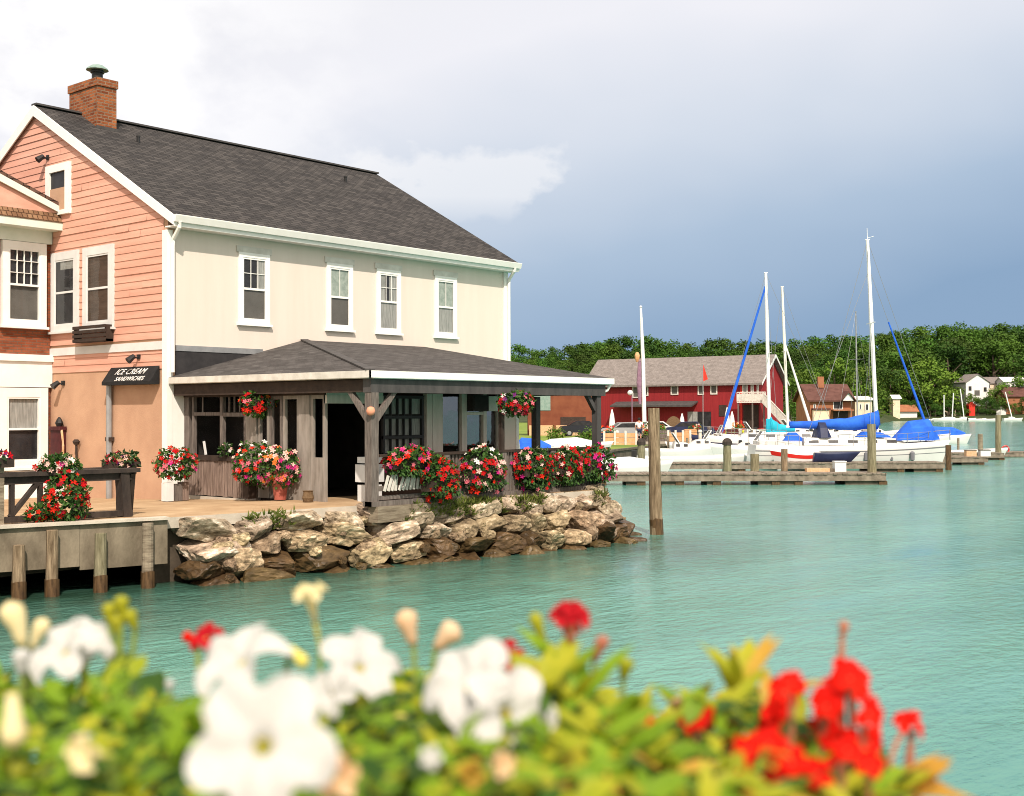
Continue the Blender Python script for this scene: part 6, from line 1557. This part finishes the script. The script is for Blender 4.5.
class Plant:
    def __init__(s, name, label, u, d, cat='plant'):
        s.d0, s.u0 = d, u; s.z0 = 1.46; s.t = thing(name, label, cat, wp(u, d, s.z0), RZ)
        s.st = MB()
    def P(s, u, v, d): return V(((u - 512) / FPX * d - (s.u0 - 512) / FPX * s.d0, d - s.d0, camz(v, d) - s.z0))
    def stem(s, tip, r_=.0022, base=None, bow=.0):
        b_ = base or V((tip.x * .8 + rf.uniform(-.02, .02), tip.y * .5 + .0, -.02)); m = (b_ + tip) / 2 + V((rf.uniform(-.01, .01) + bow, 0, .01))
        s.st.tube([b_, m, tip], [r_ * 1.3, r_ * 1.1, r_], 6)
    def foliage(s, u0, u1, n, mats, wts, size=(.014, .034), d0=.62, d1=1.25, deep=.17):
        mb = MB()
        for i in range(n):
            u = rf.uniform(u0, u1); d = rf.uniform(d0, d1); top = ftop(u) + 22 + max(0, .9 - d) * 330
            z = camz(top, d) - s.z0
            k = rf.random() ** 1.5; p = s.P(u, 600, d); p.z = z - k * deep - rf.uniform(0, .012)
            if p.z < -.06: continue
            mb.k = rf.choices(range(len(mats)), wts)[0] if k < .28 else (1 if rf.random() < .78 else rf.choices(range(len(mats)), wts)[0])  # leaves further down mostly darker: shade inside the plant put into the colour
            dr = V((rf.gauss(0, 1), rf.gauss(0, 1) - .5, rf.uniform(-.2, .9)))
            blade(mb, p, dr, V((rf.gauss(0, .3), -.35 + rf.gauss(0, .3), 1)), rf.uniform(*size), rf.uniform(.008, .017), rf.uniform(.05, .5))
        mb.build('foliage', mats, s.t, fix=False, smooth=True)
    def flower(s, u, v, d, Rpx, face, petal='petal_white', throat='throat_yellow', depth=.55, rot=0, open_=1.0, lobes=1.0, name='flower'):
        c = s.P(u, v, d); Rm = Rpx / FPX * d; sd = rf.uniform(0, 50)
        prof = [(.06, -depth), (.09, -depth * .8), (.13, -depth * .45), (.19, -depth * .2), (.30, -.05), (.48, .02), (.68, .05), (.86, .03), (1.0, -.04)]
        n = 50
        def ring(rr, z):
            o = []
            for k in range(n):
                th = 2 * math.pi * k / n; lobe = math.cos(5 * th + sd); w_ = rr * rr
                q = rr * (1 + w_ * .09 * noise.noise(V((math.cos(th) * 1.7 - sd, math.sin(th) * 1.7, 4))) + w_ * lobes * (.13 * lobe - .16 * max(0, -lobe) ** 3)) * (open_ + (1 - open_) * (1 - w_) * .5)
                nz = noise.noise(V((math.cos(th) * 2.2 + sd, math.sin(th) * 2.2, rr * 2)))
                o.append(V((q * math.cos(th), q * math.sin(th), z + w_ * (.16 * lobe * -1 + .34 * nz) + (1 - open_) * rr * 1.2)) * Rm)
            return o
        def part(ps):
            mb = MB()
            for p in ps: mb.v += ring(*p)
            for i in range(len(ps) - 1):
                for k in range(n): a = i * n + k; b_ = i * n + (k + 1) % n; mb.f.append((a, b_, b_ + n, a + n)); mb.m.append(0)
            return mb
        q = V(face).normalized().to_track_quat('Z', 'Y')
        o = part(prof[2:]).build(name, petal, s.t, True, False); o.location = c; o.rotation_mode = 'QUATERNION'; o.rotation_quaternion = q
        th_ = part(prof[:3]).build('throat', throat, o, True, False)
        s.stem(c - V(face).normalized() * Rm * depth)
        return o
    def bud(s, u, v, d, Lpx, wpx, axis, m='petal_cream', name='bud'):
        c = s.P(u, v, d); L = Lpx / FPX * d; w_ = wpx / FPX * d / 2; a = V(axis).normalized(); p0 = c - a * L / 2
        mb = MB(); mb.tube([p0 + a * L * t_ + V((noise.noise(V((t_ * 3, u, v))) * w_ * .25, 0, 0)) for t_ in (0, .2, .45, .7, .88, 1)], [w_ * k for k in (.35, .55, .7, 1.0, .95, .25)], 9)
        mb.build(name, m, s.t, smooth=True); s.stem(p0)
    def tuft(s, u, v, d, n, Lpx, m, spread=.8, axis=(0, 0, 1), wpx=14, name='leaf_rosette', curl=.35):
        c = s.P(u, v, d); mb = MB()
        for i in range(n):
            a = 6.28 * i / n + rf.uniform(-.3, .3); dr = V(axis) + V((math.cos(a) * spread, math.sin(a) * spread, rf.uniform(-.1, .3)))
            mb.k = rf.randrange(len(m)) if len(m) > 1 else 0
            L = Lpx / FPX * d * rf.uniform(.7, 1.15); blade(mb, c - V(axis) * rf.uniform(0, .012), dr, V((0, -.3, 1)), L, wpx / FPX * d * rf.uniform(.8, 1.2), curl, (.3, .8, 1, .75, 0))
        mb.build(name, m, s.t, smooth=True, fix=False); s.stem(c, .003)
    def done(s, m='stem_green'): s.st.build('stems', m, s.t)
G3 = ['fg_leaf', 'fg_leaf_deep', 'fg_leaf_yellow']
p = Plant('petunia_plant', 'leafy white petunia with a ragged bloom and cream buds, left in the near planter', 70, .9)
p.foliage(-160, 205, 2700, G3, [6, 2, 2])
p.flower(62, 646, .95, 36, (-.3, -.6, .7)); p.flower(92, 636, .99, 24, (.5, -.5, .6)); p.bud(17, 622, .95, 46, 24, (-.3, 0, 1)); p.bud(38, 632, .97, 34, 16, (.4, 0, .8))
p.bud(14, 718, .68, 52, 26, (.15, -.2, -1)); p.flower(92, 752, .62, 32, (-.3, -.7, .2), 'petal_cream', 'throat_yellow', .9, open_=.55)
for u, v in ((110, 612), (122, 605), (132, 618), (118, 624)): p.bud(u, v, 1.0, 22, 15, (rf.uniform(-.4, .4), 0, 1), 'fg_leaf_yellow')
p.bud(22, 660, .9, 26, 18, (0, 0, 1), 'petal_white'); p.bud(170, 684, .95, 12, 10, (0, 0, 1), 'petal_white')
p.done()
p = Plant('petunia_plant', 'white petunia with the largest open bloom in the near planter', 285, .85)
p.foliage(190, 410, 2000, G3, [5, 3, 2], deep=.2)
p.flower(262, 742, .585, 72, (.12, -.85, .38), lobes=.85); p.flower(238, 655, .84, 46, (-.35, -.5, .8)); p.flower(362, 662, .88, 40, (.35, -.6, .65)); p.flower(330, 690, .86, 24, (-.3, -.8, .3))
p.flower(311, 600, .95, 27, (-.1, -.35, .9), 'petal_cream', 'throat_yellow', 2.0, open_=.6); p.flower(336, 775, .62, 34, (.2, -.7, .2), 'petal_peach', 'throat_yellow', .8, open_=.6)
p.flower(205, 634, 1.05, 17, (-.3, -.5, .7), 'petal_crimson', 'throat_yellow'); p.bud(190, 637, 1.05, 16, 12, (-.6, 0, .3), 'petal_red'); p.bud(298, 655, .85, 26, 14, (.5, -.2, -.5), 'throat_yellow')
p.done()
p = Plant('petunia_plant', 'white petunia with one wide drooping bloom in the middle of the near planter', 480, .88)
p.foliage(400, 560, 1700, G3, [5, 3, 2], deep=.2)
p.flower(466, 680, .82, 46, (-.35, -.65, .65)); p.flower(508, 712, .80, 48, (.3, -.85, .3)); p.flower(430, 756, .64, 11, (0, -1, .2)); p.bud(408, 627, .98, 36, 22, (-.3, 0, 1), 'petal_peach'); p.bud(446, 636, .98, 32, 24, (.6, 0, .6), 'petal_peach')
p.bud(400, 722, .85, 20, 16, (0, 0, 1), 'throat_yellow'); p.bud(408, 742, .85, 22, 16, (0, 0, 1), 'fg_leaf_yellow')
p.flower(472, 772, .62, 20, (-.3, -.8, .2), 'fg_leaf_orange', 'throat_yellow', .6, open_=.7); p.flower(500, 764, .63, 18, (.3, -.8, .3), 'petal_peach', 'throat_yellow', .6, open_=.7)
p.done()
p = Plant('red_verbena', 'yellow green plant with one raised dark red bloom in the near planter', 600, .92)
Y3 = ['fg_leaf_yellow', 'fg_leaf_deep', 'fg_leaf', 'fg_leaf_orange']
p.foliage(545, 690, 1200, Y3, [5, 2, 4, 1], (.02, .038), deep=.15)
for u, v, R_, f_ in ((562, 612, 15, (-.4, -.6, .7)), (577, 614, 15, (.4, -.6, .7)), (570, 607, 13, (0, -.4, .9)), (570, 622, 12, (0, -.9, .2))): p.flower(u, v, .95, R_, f_, 'petal_crimson', 'stem_red', .8)
p.bud(570, 632, .95, 26, 13, (0, 0, 1), 'stem_red', 'calyx')
p.tuft(563, 680, .93, 6, 66, ['fg_leaf_yellow', 'fg_leaf'], .45, wpx=20); p.tuft(575, 700, .9, 6, 80, ['fg_leaf', 'fg_leaf_yellow'], .6, wpx=20); p.tuft(540, 700, .88, 5, 70, ['fg_leaf_yellow'], .4, wpx=22)
p.bud(598, 648, .95, 28, 14, (.4, 0, 1), 'stem_red'); p.bud(538, 628, .95, 34, 14, (-.35, 0, 1), 'fg_leaf_yellow'); p.bud(624, 668, .95, 22, 18, (.2, 0, 1), 'fg_leaf_yellow')
for u, v, c in ((503, 650, 'petal_crimson'), (512, 657, 'petal_crimson'), (520, 672, 'petal_crimson'), (530, 676, 'petal_crimson'), (526, 688, 'petal_peach')): p.flower(u, v, 1.02, 13, (rf.uniform(-.5, .5), -.6, .6), c, 'stem_red', .5)
p.flower(607, 712, .9, 14, (0, -.7, .6), 'fg_leaf_orange', 'throat_yellow', .5); p.flower(640, 722, .9, 13, (0, -.7, .6), 'petal_red', 'throat_yellow', .5); p.flower(662, 768, .85, 13, (0, -.7, .6), 'petal_red', 'stem_red', .5)
for u, v in ((545, 745), (585, 740), (610, 735), (632, 760), (575, 775)): p.tuft(u, v + 20, .82, 6, 85, ['fg_leaf_yellow', 'fg_leaf'], .7, wpx=22)
p.done()
p = Plant('red_geranium', 'plant with a dense scarlet cluster and orange tipped leaves in the near planter', 800, .9)
p.foliage(680, 905, 1200, Y3, [4, 3, 3, 2], (.018, .036), deep=.13)
for i in range(17):
    a = i * 2.4 + rf.uniform(-.3, .3); k = rf.uniform(.75, 1.15)
    u, v = (800 + math.cos(a) * k * 30, 708 + math.sin(a) * k * 28) if i % 2 else (845 + math.cos(a) * k * 28, 714 + math.sin(a) * k * 38)
    p.flower(u, v, .86 + rf.uniform(-.04, .04), rf.uniform(13, 20), (math.cos(a) * .6, -.75, -math.sin(a) * .5 + .35), 'petal_red', 'stem_red', .4)
for u, v, R_ in ((846, 672, 16), (838, 684, 15), (856, 690, 14), (745, 748, 15), (768, 742, 17), (790, 760, 17), (815, 772, 16), (868, 762, 15), (775, 775, 16), (738, 768, 14), (846, 748, 14), (690, 720, 12), (725, 732, 12), (705, 716, 11)): p.flower(u, v, .88 if v < 735 else .74, R_, (rf.uniform(-.5, .5), -.7, .5), 'petal_red', 'stem_red', .4)
p.flower(905, 720, .92, 14, (-.3, -.4, .8), 'petal_red', 'stem_red', 1.2); p.flower(918, 730, .92, 10, (.7, -.4, .2), 'petal_red', 'stem_red', .8)
p.bud(842, 630, .95, 18, 11, (.2, 0, 1), 'stem_red'); p.st.tube([p.P(832, 690, .93), p.P(838, 655, .95), p.P(841, 638, .95)], .0016, 6)
p.st.tube([p.P(882, 780, .9), p.P(893, 745, .91), p.P(904, 726, .92)], .002, 6)
p.flower(757, 783, .8, 12, (0, -.9, .3), 'petal_peach', 'stem_red', .5); p.bud(676, 706, .95, 18, 14, (0, 0, 1), 'petal_peach')
p.tuft(735, 690, .95, 7, 66, ['fg_leaf_yellow', 'fg_leaf_yellow', 'fg_leaf_orange'], .45, wpx=17); p.tuft(750, 672, .97, 5, 46, ['fg_leaf_orange', 'fg_leaf_yellow'], .35, wpx=12)
p.tuft(690, 712, .95, 6, 62, ['fg_leaf_yellow', 'fg_leaf'], .9, wpx=16); p.tuft(770, 705, .93, 5, 60, ['fg_leaf_orange', 'fg_leaf_yellow'], .5, (.5, 0, .8), 12); p.tuft(720, 720, .9, 6, 60, ['fg_leaf', 'fg_leaf_yellow'], .8, wpx=18); p.tuft(755, 725, .9, 6, 60, ['fg_leaf'], .7, wpx=20)
for u, v in ((700, 775), (730, 790), (780, 800), (830, 800), (860, 800)): p.tuft(u, v, .82, 6, 70, ['fg_leaf', 'fg_leaf_yellow', 'fg_leaf_deep'], .9, wpx=18)
p.tuft(895, 790, .88, 4, 75, ['fg_leaf_deep', 'fg_leaf_orange'], .35, (.75, 0, .6), 11); p.tuft(915, 795, .88, 4, 60, ['fg_leaf_orange'], .4, (.6, 0, .2), 13); p.tuft(880, 795, .88, 5, 60, ['fg_leaf_deep', 'fg_leaf'], .5, (0, 0, 1), 11)
p.done('stem_red')
